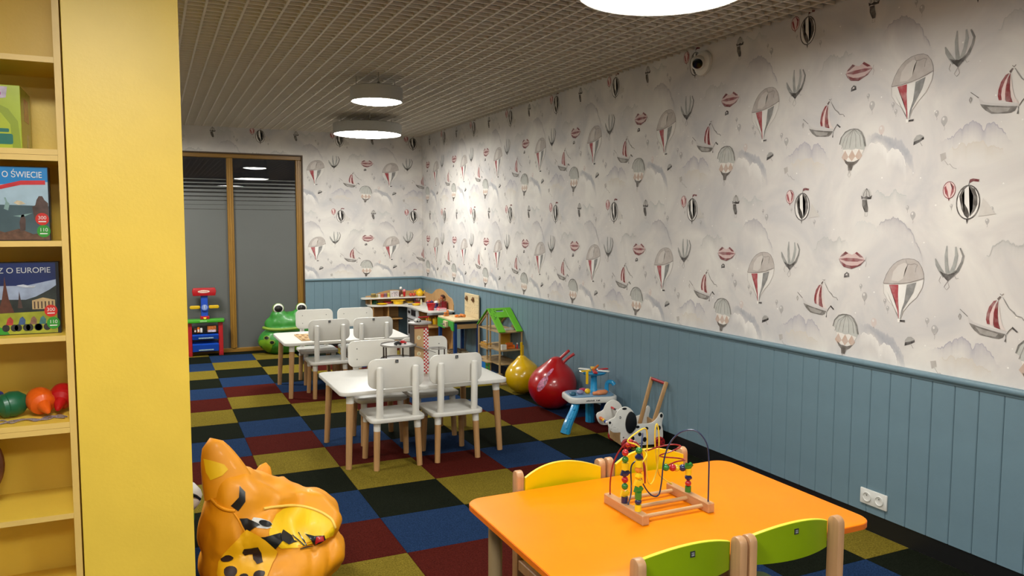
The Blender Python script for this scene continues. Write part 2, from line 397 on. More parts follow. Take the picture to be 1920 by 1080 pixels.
    P.poly([(0,.078),(.012,.055),(.024,.03),(.02,.005),(.024,-.03),(.012,-.066),(.034,-.04),(.046,-.01),(.044,.025),(.03,.06)], '#57524e', 1)
    P.line(ellipse(0, 0, .055, .077, 28), .006, '#4a4542', 1, closed=True)
    P.poly([(-.006,-.078),(.006,-.078),(0,-.1)], '#4a4542', 1)
    P.line([(0,.078),(.004,.1)], .003, '#4a4542', 1)
    P.poly([(.004,.088),(.02,.096),(.046,.092),(.05,.102),(.02,.108),(.004,.104)], '#6e2f33', 1)
    P.at(U+.227, Z-.51)
    P.poly(ellipse(0, 0, .032, .04, 20), '#ddc4c0', 1)
    P.poly([(0,.04),(-.018,.02),(-.008,-.005),(.0,-.04),(-.02,-.015),(-.026,.012)], '#9a4348', 1)
    P.poly([(0,.04),(.014,.02),(.01,-.005),(.006,-.036),(.022,-.01),(.024,.016)], '#9a4348', 1)
    P.line(ellipse(0, 0, .031, .039, 20), .0035, '#7c383c', 1, closed=True)
    P.poly([(-.004,-.04),(.004,-.04),(0,-.052)], '#7c383c', 1)
    # small hot-air balloon
    P.at(U-.237, Z-.535)
    P.poly([(-.03,.012),(-.028,.03),(-.018,.046),(0,.052),(.018,.046),(.028,.03),(.032,.012)], '#b7b3ae', 1)
    for x in (-.02, 0, .02): P.line([(0,.052),(x*.8,.03),(x,.008)], .003, '#4a4542', 1)
    P.poly([(-.034,.016),(-.018,.006),(0,.012),(.018,.006),(.036,.016),(.03,-.004),(.018,.0),(.0,-.004),(-.018,.0),(-.03,-.004)], '#47423f', 1)
    P.poly([(-.026,-.006),(.004,-.006),(.008,-.03),(.014,-.052),(.012,-.072),(-.006,-.072),(-.01,-.052),(-.024,-.036)], '#56514d', 1)
    P.line([(-.004,-.075),(-.006,-.092),(.01,-.092),(.01,-.075)], .0025, '#9f9993', .9)
    for u, z, r, c in ((-.25,-.004,.012,0),(-.224,-.055,.021,0),(-.098,-.07,.012,0),(-.08,-.106,.012,0),(-.16,-.187,.022,1),(.145,-.144,.014,0),(.185,-.182,.021,0),(.009,-.588,.011,0),(.041,-.625,.018,0),(.417,-.656,.012,0),(.241,-.584,.009,0),(.436,-.60,.009,0)):
        balloon(P, U+u, Z+z, r, '#cbbab3' if c else '#a09c9a', .75)

def print_mesh(P, fn, name, parent, clips=()):
    bm = bmesh.new(); ink = bm.verts.layers.float_color.new('ink')
    def vert(p, col, a, k):
        v = bm.verts.new(fn(p[0], p[1], .0006+.00014*k)); v[ink] = (*col, a); return v
    for kind, d, col, a, k in P.shapes:
        if kind == 'p':
            bm.faces.new([vert(p, col, a, k+1) for p in d])
        elif kind == 's':
            vs = [(vert(l, col, a, k+1), vert(r, col, a, k+1)) for l, r in d]
            for q, q2 in zip(vs, vs[1:]): bm.faces.new((q[0], q[1], q2[1], q2[0]))
        else:
            vs = [[vert(p, col, al, k) for p, al in row] for row in d]
            for r1, r2 in zip(vs, vs[1:]):
                for i in range(len(r1)-1): bm.faces.new((r1[i], r1[i+1], r2[i+1], r2[i]))
    bmesh.ops.triangulate(bm, faces=[f for f in bm.faces if len(f.verts) > 4])
    for co, no in clips:
        bmesh.ops.bisect_plane(bm, geom=bm.verts[:]+bm.edges[:]+bm.faces[:], plane_co=co, plane_no=no, clear_outer=True)
    me = bpy.data.meshes.new(name); bm.to_mesh(me); bm.free(); me.materials.append(paper_ink)
    o = bpy.data.objects.new(name, me); C.objects.link(o); o.parent = parent
    o['kind'] = 'stuff'
    return o

# right wall
wall_r = structure(MB().span((XW, YF-.2, -.1), (XW+.2, YB+.45, 3.2)).build('wall_right', paper, smooth=0))
Pr = Print()
for n in range(-8, 2):
    for m_ in (1, 0, -1): tile(Pr, n, 2.292+.993*m_)
print_mesh(Pr, lambda u, z, d: (XW-d, -7.393-u, z), 'wallpaper_print', wall_r,
           [((0, 0, 2.85), (0, 0, 1)), ((0, 0, .87), (0, 0, -1)), ((0, YB-.001, 0), (0, 1, 0))])
# back wall around the glass doors: beside, above, beyond
wall_b = structure(MB().span((1.205, YB, -.1), (XW, YB+.25, 3.2)).span((-1.36, YB, 2.505), (1.205, YB+.25, 3.2)).span((XL-.2, YB, -.1), (-1.36, YB+.25, 3.2)).build('wall_back', paper, smooth=0))
for lo, hi, zb in ((1.206, XW-.001, .87), (-1.36, 1.206, 2.507)):
    Pb = Print()
    for n in range(-12, -6):
        if n+10.365+.7 < lo or n+10.365-.7 > hi: continue
        for m_ in (1, 0, -1):
            if zb > 2 and m_ == -1: continue
            tile(Pb, n, 2.297+.993*m_)
    print_mesh(Pb, lambda u, z, d: (u+10.365, YB-d, z), 'wallpaper_print', wall_b,
               [((0, 0, 2.85), (0, 0, 1)), ((0, 0, zb), (0, 0, -1)), ((hi, 0, 0), (1, 0, 0)), ((lo, 0, 0), (-1, 0, 0))])
plain = mat('plain_wall', '#d8d2c6', .8, .03, 3)
structure(MB().span((XL-.2, YF-.2, -.1), (XL, YB, 3.2)).build('wall_left', plain, smooth=0))
structure(MB().span((XL, YF-.2, -.1), (XW, YF, 3.2)).build('wall_front', plain, smooth=0))

# ------------------------------------------------------------------ wainscot, baseboard
blue = mat('blue_boards', '#67808c', .5, .05, 6, bump=.05, bscale=60)
blackb = mat('black_skirting', '#0d0e0f', .45, .1)
wr = bpy.data.objects.new('trim_1', None); C.objects.link(wr); structure(wr)
wb = bpy.data.objects.new('trim_2', None); C.objects.link(wb); structure(wb)
def board_mesh(wd):
    m = MB(); h = wd/2-.0006; c = .0035
    m.prism([(-h, 0), (h, 0), (h, .008), (h-c, .012), (-h+c, .012), (-h, .008)], .100, .868)
    o = m.build('panel_board', blue, smooth=0); return o
b0 = board_mesh(.1165)
first = True
def put_board(par, x, y, rz):
    global first
    o = b0 if first else b0.copy()
    if not first: C.objects.link(o)
    first = False
    o.parent = par; o.location = (x, y, 0); o.rotation_euler = (0, 0, rz)
y = -7.006+.1165*62-.05825
while y > YB-.055: y -= .1165
fill = YB-.0125-(y+.05825)
if fill > .012:
    MB().prism([(-fill/2+.0006, 0), (fill/2, 0), (fill/2, .012), (-fill/2+.004, .012), (-fill/2+.0006, .008)], .1, .868).build('panel_board', blue, wr, smooth=0).matrix_local = Matrix.Translation((XW, y+.05825+fill/2, 0)) @ Matrix.Rotation(PI/2, 4, 'Z')
xe = 1.208+.1152*13; wf = XW-.0125-xe
MB().prism([(-wf/2, 0), (wf/2-.0006, 0), (wf/2-.0006, .008), (wf/2-.004, .012), (-wf/2, .012)], .1, .868).build('panel_board', blue, wb, smooth=0).matrix_local = Matrix.Translation((xe+wf/2, YB, 0)) @ Matrix.Rotation(PI, 4, 'Z')
while y > YF:
    if y < YB-.055: put_board(wr, XW, y, PI/2)
    y -= .1165
for i in range(14):
    x = 1.208+.1152*(i+.5)
    if x+.055 < XW: put_board(wb, x, YB, PI)
capm = mat('blue_rail', '#6b848f', .45, .04, 6)
prof = [(0, .866), (.016, .866), (.018, .874), (.026, .880), (.030, .888), (.030, .898), (.026, .904), (0, .906)]
def rail(name, par, a, b, out):
    bm = MB(); A, B, O = Vector(a), Vector(b), Vector(out)
    v1 = [bm.bm.verts.new(A+O*d+Vector((0, 0, z))) for d, z in prof]; v2 = [bm.bm.verts.new(B+O*d+Vector((0, 0, z))) for d, z in prof]
    n = len(prof)
    for i in range(n): bm.bm.faces.new((v1[i], v1[(i+1) % n], v2[(i+1) % n], v2[i]))
    bm.bm.faces.new(v1); bm.bm.faces.new(v2[::-1]); bmesh.ops.recalc_face_normals(bm.bm, faces=bm.bm.faces)
    return bm.build(name, capm, par)
rail('cap_rail', wr, (XW, YF, 0), (XW, YB, 0), (-1, 0, 0))
rail('cap_rail', wb, (1.206, YB, 0), (XW, YB, 0), (0, -1, 0))
structure(MB().span((XW-.006, YF, 0), (XW, YB, .101)).build('baseboard_right', blackb, smooth=0))
structure(MB().span((1.206, YB-.006, 0), (XW-.006, YB, .101)).build('baseboard_back', blackb, smooth=0))

# ------------------------------------------------------------------ floor and carpet tiles
floor = structure(MB().span((XL, YF, -.1), (XW, YB+.3, -.0065)).build('floor', mat('underlay', '#2a2c2a', .95, .1), smooth=0))
def carpet(name, h):
    m = mat('carpet_'+name, h, .95, 0); nt = m.node_tree; b = nt.nodes['Principled BSDF']; L = nt.links
    b.inputs['Specular IOR Level'].default_value = .03
    g = nt.nodes.new('ShaderNodeNewGeometry')
    n = nt.nodes.new('ShaderNodeTexNoise'); n.inputs['Scale'].default_value = 130; n.inputs['Detail'].default_value = 4; n.inputs['Roughness'].default_value = .8
    n3 = nt.nodes.new('ShaderNodeTexNoise'); n3.inputs['Scale'].default_value = 45; n3.inputs['Detail'].default_value = 3; n3.inputs['Distortion'].default_value = 2.5
    L.new(g.outputs['Position'], n.inputs['Vector']); L.new(g.outputs['Position'], n3.inputs['Vector'])
    ad = nt.nodes.new('ShaderNodeMath'); ad.operation = 'MULTIPLY_ADD'; ad.inputs[1].default_value = .4
    L.new(n3.outputs['Fac'], ad.inputs[0]); L.new(n.outputs['Fac'], ad.inputs[2])
    r = nt.nodes.new('ShaderNodeValToRGB'); e = r.color_ramp.elements; c = lin(h)
    e[0].position = .52; e[0].color = [x*.48 for x in c]+[1]; e[1].position = .92; e[1].color = [min(1, x*1.55+.004) for x in c]+[1]
    L.new(ad.outputs[0], r.inputs['Fac']); L.new(r.outputs['Color'], b.inputs['Base Color'])
    bp = nt.nodes.new('ShaderNodeBump'); bp.inputs['Strength'].default_value = .7; bp.inputs['Distance'].default_value = .004
    L.new(n.outputs['Fac'], bp.inputs['Height']); L.new(bp.outputs['Normal'], b.inputs['Normal'])
    return m
CM = {'D': carpet('green', '#12160c'), 'B': carpet('blue', '#1b2f4e'), 'R': carpet('red', '#45130c'), 'Y': carpet('yellow', '#6f601e')}
def tile_mesh(c, wx, wy):
    o = MB().span((.0008, .0008, -.0065), (wx-.0008, wy-.0008, 0), .0012).build('carpet_tile', CM[c], floor, smooth=0)
    return o
TM = {}
offs = {-1: 3, 0: 2, 1: 3, 2: 0, 3: 1, 4: 2, 5: 3}
over = {(-1, 1): 'B', (-1, 0): 'D', (0, 0): 'B', (0, -1): 'D', (1, 1): 'D', (1, 0): 'Y', (-1, -1): 'Y', (1, -1): 'D'}
for i in range(-7, 6):
    wx = .5 if i < 5 else XW-.006-2.5
    for j in range(-1, 19):
        y0 = -(j+1)*.5; wy = .5
        if j == -1: wy = YB-.002; y0 = 0
        c = over.get((i, j)) or 'DBRY'[(j-offs.get(i, (i*3) % 4)) % 4]
        key = (c, wx, wy)
        if key not in TM: o = TM[key] = tile_mesh(c, wx, wy)
        else: o = TM[key].copy(); C.objects.link(o)
        o.location = (i*.5, y0, 0)
MB().span((XL, YF, -.0065), (XW-.006, -9.5, 0)).build('carpet_strip', CM['D'], floor, smooth=0)['kind'] = 'stuff'

# ------------------------------------------------------------------ open-cell ceiling
ceil = structure(MB().span((XL-.2, YF-.2, 3.12), (XW+.2, YB+.45, 3.22)).build('ceiling', mat('plenum', '#4c463f', .9, .05), smooth=0))
slm = mat('ceiling_slat', '#d2cabd', .55, .03)
sy = MB().span((-.006, YF, ZC), (.006, YB-.004, ZC+.034)).build('slat', slm, ceil, smooth=0); sx = MB().span((XL, -.005, ZC+.001), (XW-.004, .005, ZC+.019)).build('slat', slm, ceil, smooth=0)
f1 = True; x = .317-.1*39
xs = []
while x < XW-.01:
    if x > XL+.01: xs.append(x)
    x += .1
for i, x in enumerate(xs):
    o = sy if i == 0 else sy.copy()
    if i: C.objects.link(o)
    o.location = (x, 0, 0)
y = YB-.05; i = 0
while y > YF+.02:
    o = sx if i == 0 else sx.copy()
    if i: C.objects.link(o)
    o.location = (0, y, 0); y -= .08; i += 1

# ------------------------------------------------------------------ glass doors (night outside)
fr = wood('window_wood', '#85601f', .4, 2); frh = wood('window_wood_h', '#85601f', .4, 0)
jamb = wood('jamb_wood', '#4b351d', .5, 2)
glass = mat('window_glass', '#ffffff', .0, 0, trans=1.); glass.node_tree.nodes['Principled BSDF'].inputs['IOR'].default_value = 1.5
film = mat('frost_film', '#5b5d5b', .42, .03, 2, spec=.35)
win = structure(MB().span((1.19, YB-.004, 0), (1.206, YB+.25, 2.505)).span((-1.36, YB-.004, 0), (-1.344, YB+.25, 2.505)).span((-1.344, YB-.004, 2.489), (1.19, YB+.25, 2.505)).build('window_1', jamb, smooth=0))
yf0, yf1 = YB+.02, YB+.09
MB().span((-1.344, yf0, 2.44), (1.19, yf1, 2.489), .005).build('frame_rail', frh, win)
MB().span((-1.344, yf0, -.002), (1.19, yf1, .05), .005).build('frame_rail', frh, win)
for x0, x1 in ((1.118, 1.19), (.277, .352), (-.56, -.485), (-1.344, -1.27)):
    MB().span((x0, yf0-.004, .05), (x1, yf1, 2.44), .006).span((x0+.022, yf0-.012, .05), (x1-.022, yf0, 2.44), .004).build('frame_post', fr, win)
for x0, x1 in ((.352, 1.118), (-.485, .277), (-1.27, -.56)):
    p = MB().span((x0-.01, yf0+.035, .04), (x1+.01, yf0+.041, 2.45)).build('pane', glass, win, smooth=0)
    MB().span((x0-.01, yf0+.055, .04), (x1+.01, yf0+.061, 2.45)).build('pane', glass, win, smooth=0)
    f = MB().span((x0, yf0+.0335, .05), (x1, yf0+.0345, 1.80))
    z = 1.806; hh = .052; gap = .004
    for q in range(8):
        f.span((x0, yf0+.0335, z), (x1, yf0+.0345, z+hh)); z += hh+gap; hh -= .0062; gap += .0048; z += 0
    f.build('frost_film', film, win, smooth=0)
# ------------------------------------------------------------------ white tables and chairs
white = mat('white_lacquer', '#dbd9d3', .35, .02, 8, coat=.15)
beech = wood('beech', '#b48a5c', .45, 2); beechx = wood('beech_x', '#b48a5c', .45, 0)
darkbadge = mat('badge_dark', '#2c2e30', .35, .05); badgeg = mat('badge_grey', '#8d9092', .4, .05)
steel_d = mat('screw_steel', '#8f8f8c', .35, .02, metal=.8)

def splayed_leg(t, top, bot, r1, r2, col):
    T, B = Vector(top), Vector(bot); k = T+(B-T)*col
    rk = r1+(r2-r1)*col
    o = MB().cyl(B, k, r2, rk, 18).build('leg', beech, t)
    MB().cyl(k, T, rk+.001, r1+.001, 18).build('leg_collar', white, o)

def white_table(loc, label):
    t = thing('white_table', label, 'table', loc, 0, 'white children tables')
    MB().prism(rrect(1.2, .78, .055, 8), .494, .522, .005).build('tabletop', white, t)
    for sx in (-1, 1):
        for sy in (-1, 1):
            splayed_leg(t, (sx*.525, sy*.325, .494), (sx*.547, sy*.352, 0), .025, .020, .12)
    return t
t1 = white_table((1.087, -4.73, 0), 'nearer white table with wooden legs, holding the toy garage')
t2 = white_table((1.083, -2.43, 0), 'farther white table with wooden legs, holding the wooden puzzle board')

def white_chair(loc, rz, label):
    t = thing('white_chair', label, 'chair', loc, rz, 'white chairs around the white tables')
    MB().prism(rrect(.375, .365, .05, 8, 0, .0), .317, .346, .006).build('seat', white, t)
    for sx in (-1, 1):
        MB().cyl((sx*.123, -.150, .345), (sx*.1215, -.165, .688), .0235, .0225, 20, rnd=.012).build('back_post', white, t)
    # curved backrest in front of the posts
    m = MB(); o = rrect(.382, .198, .05, 8); n = len(o)
    f = lambda x, z, d: (x, -.120-.0135*0+d+.30*x*x-.03*(z)*.6, .636+z)
    a = m._v([f(x, z, -.019) for x, z in o]); b = m._v([f(x, z, -.004) for x, z in o])
    # strips so that the bow shows
    def skin(vs, rev):
        half = n//2
        top = vs[:half]; bot = vs[half:][::-1]
        fs = []
        for i in range(half-1):
            q = (top[i], top[i+1], bot[i+1], bot[i]); fs.append(m.bm.faces.new(q[::-1] if rev else q))
        return fs
    fs = skin(a, True)+skin(b, False)
    for i in range(n): fs.append(m.bm.faces.new((a[i], a[(i+1) % n], b[(i+1) % n], b[i])))
    bmesh.ops.recalc_face_normals(m.bm, faces=m.bm.faces)
    rim = [e for e in m.bm.edges if len(e.link_faces) == 2 and e.calc_face_angle(0) > 1.0]
    bmesh.ops.bevel(m.bm, geom=rim, offset=.004, segments=2, affect='EDGES', profile=.5)
    br = m.build('backrest', white, t)
    for sx in (-1, 1):
        for z in (.595, .675):
            MB().cyl((sx*.122, -.1245, z), (sx*.122, -.1165, z), .005, n=10).build('screw', steel_d, br)
    MB().span((-.010, -.1425, .706), (.010, -.1395, .726)).build('badge', darkbadge, br, smooth=0)
    MB().span((-.006, -.1435, .710), (.006, -.1425, .7155)).span((-.006, -.1435, .7175), (.001, -.1425, .722)).build('badge_print', badgeg, br, smooth=0)
    for sx in (-1, 1):
        for sy in (-1, 1):
            splayed_leg(t, (sx*.137, sy*.137, .317), (sx*.148, sy*.153, 0), .0225, .019, .18)
    return t
c0 = white_chair((.848, -5.035, 0), 0, 'white chair seen from behind at the near white table, left of its twin')
for x, y, rz, l in ((1.270, -5.035, 0, 'white chair seen from behind at the near white table, right beside the tower base'),
                    (.912, -4.435, PI, 'white chair facing the viewer behind the ring decks of the toy garage'),
                    (1.325, -4.435, PI, 'white chair facing the viewer, mostly hidden behind the toy garage tower'),
                    (.882, -2.745, 0, 'white chair seen from behind at the far white table, beside the puzzle board'),
                    (1.300, -2.745, 0, 'white chair seen from behind at the far white table, right of the puzzle chair'),
                    (.918, -2.075, PI, 'white chair facing the viewer, standing in front of the frog beanbag'),
                    (1.347, -2.075, PI, 'white chair facing the viewer, standing left of the play kitchen')):
    dup(c0, (x, y, 0), rz, l)

# ------------------------------------------------------------------ orange table with yellow and green chairs
orange = mat('orange_laminate', '#e98402', .42, .03, 5, spec=.14)
orange_shade = mat('orange_edge_shade', '#d96a12', .45, .04)  # darker orange paints the shading on the tabletop's rim
ot = thing('orange_table', 'bright orange rectangular table with round beige legs in the right foreground', 'table', (1.043, -7.838, 0))
MB().prism(rrect(1.226, .79, .07, 10), .567, .590, .004).build('tabletop', orange, ot)
MB().prism(rrect(1.2285, .7925, .071, 10), .569, .587, .0).build('edge_strip', orange_shade, ot)  # thin darker band, edge shading put into colour
pole = wood('beige_leg', '#97815e', .5, 2, .06)
for sx in (-1, 1):
    for sy in (-1, 1):
        l = MB().cyl((sx*.523, sy*.308, 0), (sx*.523, sy*.308, .567), .026, n=24).build('leg', pole, ot)
        MB().cyl((sx*.523, sy*.308, 0), (sx*.523, sy*.308, .008), .027, n=24).build('foot_cap', darkbadge, l)
MB().span((-.49, -.295, .515), (.49, -.275, .567)).span((-.49, .275, .515), (.49, .295, .567)).span((-.51, -.28, .515), (-.49, .28, .567)).span((.49, -.28, .515), (.51, .28, .567)).build('apron', pole, ot)

yel = mat('yellow_ply', '#e0c900', .35, .03, 5); grn = mat('green_ply', '#7c9600', .38, .03, 5)
yel_e = mat('yellow_edge', '#f3d04a', .4, .03); grn_e = mat('lime_edge', '#d3dc34', .4, .03)
bw = wood('chair_beech', '#bb8f66', .42, 2, .1)
def kids_chair(loc, rz, m, me_, cname, label, group):
    t = thing('wooden_chair', label, 'chair', loc, rz, group)
    W = .2015
    for sx in (-1, 1):
        # rear post: upright board with rounded head, narrow towards the sitter
        pts = [(-.024, 0), (.024, 0), (.024, .63)]+[(.024*math.cos(a), .636+.024*math.sin(a)) for a in [PI*i/10 for i in range(1, 10)]]+[(-.024, .63)]
        Mx = Matrix(((0, 0, 1, sx*(W-.016)-.015), (1, 0, 0, -.172), (0, 1, 0, 0), (0, 0, 0, 1)))
        MB().prism(pts, 0, .03, .005, Mx).build('rear_leg', bw, t)
        MB().prism([(-.02, 0), (.02, 0), (.02, .32), (-.02, .32)], 0, .028, .004, Matrix(((0, 0, 1, sx*(W-.016)-.014), (1, 0, 0, .135), (0, 1, 0, 0), (0, 0, 0, 1)))).build('front_leg', bw, t)
        MB().span((sx*(W-.016)-.011, -.148, .27), (sx*(W-.016)+.011, .115, .312), .003).build('side_rail', bw, t)
    MB().span((-W+.03, -.178, .14), (W-.03, -.16, .17), .003).build('stretcher', bw, t)
    MB().prism(rrect(.375, .34, .03, 5, 0, -.005), .3205, .334, .004).build('seat', m, t)
    # back board bowed away from the sitter, arched along its top
    mb = MB(); N = 20; X = W-.032
    rows = []
    for i in range(N+1):
        x = -X+2*X*i/N; k = 1-(x/X)**2
        yb = -.150-.032*k; zt = .637+.034*k; zb = .548+.0*k
        rows.append([mb.bm.verts.new(p) for p in ((x, yb, zb), (x, yb+.011, zb), (x, yb+.011, zt), (x, yb, zt))])
    for a, b in zip(rows, rows[1:]):
        for q in range(4): mb.bm.faces.new((a[q], a[(q+1) % 4], b[(q+1) % 4], b[q]))
    mb.bm.faces.new(rows[0]); mb.bm.faces.new(rows[-1][::-1]); bmesh.ops.recalc_face_normals(mb.bm, faces=mb.bm.faces)
    bk = mb.build('backrest', m, t, smooth=30)
    e = MB()
    for i in range(N):
        for zf, dz in ((0, .0006),):
            pass
    top = [(-X+2*X*i/N, 1-((-X+2*X*i/N)/X)**2) for i in range(N+1)]
    v1 = [e.bm.verts.new((x, -.1505-.032*k, .6376+.034*k)) for x, k in top]; v2 = [e.bm.verts.new((x, -.1385-.032*k, .6376+.034*k)) for x, k in top]
    v3 = [e.bm.verts.new((x, -.1505-.032*k, .6352+.034*k)) for x, k in top]; v4 = [e.bm.verts.new((x, -.1385-.032*k, .6352+.034*k)) for x, k in top]
    for i in range(N):
        for a, b in ((v1, v2), (v3, v1), (v2, v4)): e.bm.faces.new((a[i], a[i+1], b[i+1], b[i]))
    bmesh.ops.recalc_face_normals(e.bm, faces=e.bm.faces)
    e.build('top_edge', me_, bk, smooth=30)
    MB().span((-.0085, -.1842, .632), (.0085, -.1815, .650)).build('badge', darkbadge, bk, smooth=0)
    MB().span((-.005, -.1848, .636), (.005, -.1842, .641)).span((-.005, -.1848, .643), (.005, -.1842, .6465)).build('badge_print', badgeg, bk, smooth=0)
    return t
gg = 'green chairs at the orange table'; yg = 'yellow chairs at the orange table'
kids_chair((.828, -8.098, 0), 0, grn, grn_e, 'green', 'green-backed wooden chair at the orange table, left of the other green one', gg)
kids_chair((1.238, -8.098, 0), 0, grn, grn_e, 'green', 'green-backed wooden chair at the orange table, closer to the wall socket', gg)
kids_chair((.856, -7.582, 0), PI, yel, yel_e, 'yellow', 'yellow-backed wooden chair at the orange table, left of the bead maze', yg)
kids_chair((1.268, -7.582, 0), PI, yel, yel_e, 'yellow', 'yellow-backed wooden chair at the orange table, seen through the bead maze wires', yg)

# ------------------------------------------------------------------ bead maze on the orange table
bmz = thing('bead_maze', 'wooden bead maze with bent coloured wires and beads standing on the orange table', 'toy', (1.043, -7.812, .590))
mw = wood('maze_beech', '#b98a5e', .4, 1)
for x in (-.140, .140):
    MB().span((x-.0145, -.124, .0), (x+.0145, .126, .036), .003).build('side_block', mw, bmz)
mrod = wood('maze_rod', '#c19a6c', .45, 0)
for y in (-.088, .0, .088):
    MB().cyl((-.1255, y, .017), (.1255, y, .017), .0075, n=14).build('rod', mrod, bmz)
wire = {k: mat('wire_'+k, h, .3, .02) for k, h in dict(red='#8e1a22', blue='#1c2b52', yellow='#e2c63a').items()}
def mwire(k, pts, closed=False):
    pts = [(x, y, z if z < .037 else .036+(z-.036)*1.27) for x, y, z in pts]
    MB().tube(smooth_path(pts, 8, closed), .0027, 8, closed).build('wire', wire[k], bmz)
Zt = .036
mwire('blue', [(.140,-.105,Zt-.002),(.140,-.105,.10),(.140,-.103,.16),(.133,-.095,.205),(.105,-.07,.236),(.065,-.035,.228),(.035,-.01,.19),(.02,.0,.14),(.012,.0,.08),(.0,.0,.045),(-.03,.0,.047),(-.07,-.012,.08),(-.10,-.03,.12),(-.105,-.035,.17),(-.09,-.02,.215),(-.06,.02,.225),(-.04,.05,.20),(-.04,.06,.15),(-.07,.04,.145),(-.10,.03,.13),(-.105,.02,.08),(-.12,.0,.06),(-.14,-.012,Zt-.002)])
mwire('red', [(-.140,.105,Zt-.002),(-.140,.104,.08),(-.13,.10,.13),(-.11,.08,.175),(-.085,.05,.20),(-.07,.02,.185),(-.08,-.02,.14),(-.075,-.02,.10),(-.06,-.0,.09),(-.055,.01,.13),(-.07,.02,.175),(-.02,.05,.165),(.04,.07,.165),(.10,.06,.17),(.11,.02,.172),(.06,.0,.168),(.02,.02,.155),(.05,.05,.14),(.105,.03,.135),(.115,-.0,.135),(.06,-.02,.14),(.03,.0,.125),(.05,.03,.11),(.10,.03,.105),(.135,.02,.10),(.140,.01,.07),(.140,.01,Zt-.002)])
mwire('yellow', [(-.140,-.075,Zt-.002),(-.140,-.075,.10),(-.135,-.07,.145),(-.11,-.05,.16),(-.07,-.02,.175),(-.10,.0,.20),(-.13,.01,.212),(-.08,.02,.232),(-.04,.03,.235),(-.025,.04,.20),(-.02,.05,.12),(-.005,.06,.07),(.02,.07,.06),(.05,.08,.10),(.06,.085,.18),(.055,.09,.228),(.045,.09,.215),(.05,.095,.16),(.07,.10,.08),(.10,.105,.055),(.140,.105,Zt-.002)])
beadm = {k: mat('bead_'+k, h, .25, .03, coat=.3) for k, h in dict(red='#b01e22', green='#2c7a2c', yellow='#e8c41e', blue='#1a2450', orange='#d9822a').items()}
def bead(c, k, r=.0112, kind=0):
    if kind == 0: m = MB().ell(c, (r, r, r), 14, 8)
    elif kind == 1: m = MB().cyl((c[0], c[1], c[2]-r), (c[0], c[1], c[2]+r), r, n=14)
    elif kind == 2: m = MB().lathe([(r*.5, -r*.9), (r*1.25, -r*.2), (r*1.25, r*.2), (r*.5, r*.9)], 6, None, c)
    else:
        m = MB().prism([(q[0]*r*1.5, q[1]*r*1.5) for q in ((-1,-.4),(-.3,-.7),(.5,-.6),(1.1,0),(.6,.6),(.1,.3),(-.6,.7))], -.005, .005, .001, Matrix.Translation(c) @ RX90)
    m.build('bead', beadm[k], bmz)
z = Zt+.010
for k, kd in (('yellow', 1), ('blue', 0), ('green', 1), ('green', 3), ('yellow', 3), ('yellow', 2), ('orange', 2), ('yellow', 1), ('blue', 2), ('green', 0)):
    bead((-.140, -.075, z), k, .0122, kd); z += .0222 if kd != 3 else .0235
z = Zt+.010
for k, kd in (('blue', 1), ('yellow', 3), ('green', 0), ('red', 0), ('blue', 3), ('yellow', 1), ('green', 0), ('red', 0)):
    bead((-.138+.0*z, .012, z), k, .0122, kd); z += .0245
z = Zt+.009
for k, kd in (('green', 1), ('red', 0), ('blue', 2), ('yellow', 1), ('green', 3)):
    bead((.140, .01, z), k, .0118, kd); z += .0225
for p, k in (((.03, .0, .122), 'green'), ((.075, .02, .112), 'red'), ((.10, .03, .106), 'yellow'), ((.122, .022, .106), 'blue')):
    bead((p[0], p[1], .036+(p[2]-.036)*1.27), k, .0135)
for p in ((-.088, .055, .198), (-.095, .06, .188), (-.082, .045, .19)): bead((p[0], p[1], .036+(p[2]-.036)*1.27), 'red', .0095)
# ------------------------------------------------------------------ play kitchen in the back right corner
ply = wood('plywood', '#b98f58', .5, 0); plyz = wood('plywood_z', '#a67c48', .5, 2); lam = mat('white_laminate', '#d6d3cb', .35, .03)
mdf = mat('raw_board', '#b58d5c', .6, .08, 14); greyl = mat('grey_panel', '#b3b4b6', .4, .03); ovend = mat('oven_dark', '#26272b', .15, .02)
kt = thing('play_kitchen', 'wooden corner play kitchen with white counter and wavy back boards in the room corner', 'play kitchen', (2.45, -.2, 0))
kb = lambda m, n, mt, p=kt, **k: m.build(n, mt, p, world=True, **k)
co = [(p.x, p.y) for p in smooth_path([(2.0, .10, 0), (1.985, .02, 0), (2.01, -.07, 0), (2.08, -.12, 0), (2.2, -.125, 0), (2.33, -.15, 0), (2.42, -.24, 0), (2.445, -.45, 0), (2.44, -.8, 0), (2.45, -1.0, 0), (2.52, -1.09, 0), (2.64, -1.12, 0), (2.76, -1.12, 0)], 4)]
ctop = kb(MB().prism([(2.79, .165), (2.0, .165)]+co+[(2.79, -1.12)], .534, .551), 'counter_top', lam)
sh_ = [(p.x, p.y) for p in smooth_path([(1.95, .165, 0), (1.915, .10, 0), (1.915, .03, 0), (1.97, -.01, 0), (2.2, .0, 0), (2.5, -.01, 0), (2.79, -.02, 0)], 4)]
kb(MB().prism(sh_+[(2.79, .165)], .625, .640), 'upper_shelf', lam)
kb(MB().span((2.03, .02, .551), (2.045, .165, .625)).span((2.70, .05, .551), (2.715, .165, .625)), 'shelf_bracket', ply)
def wavy(pts, base): return [(p.x, p.y) for p in smooth_path([(a, b, 0) for a, b in pts], 6)]+[(pts[-1][0], base), (pts[0][0], base)]
kb(MB().prism(wavy([(2.0, .655), (2.1, .665), (2.2, .70), (2.35, .728), (2.5, .722), (2.62, .71), (2.72, .725), (2.785, .735)], .551), 0, .012, 0, Matrix.Translation((0, .178, 0)) @ RX90), 'back_board', mdf)
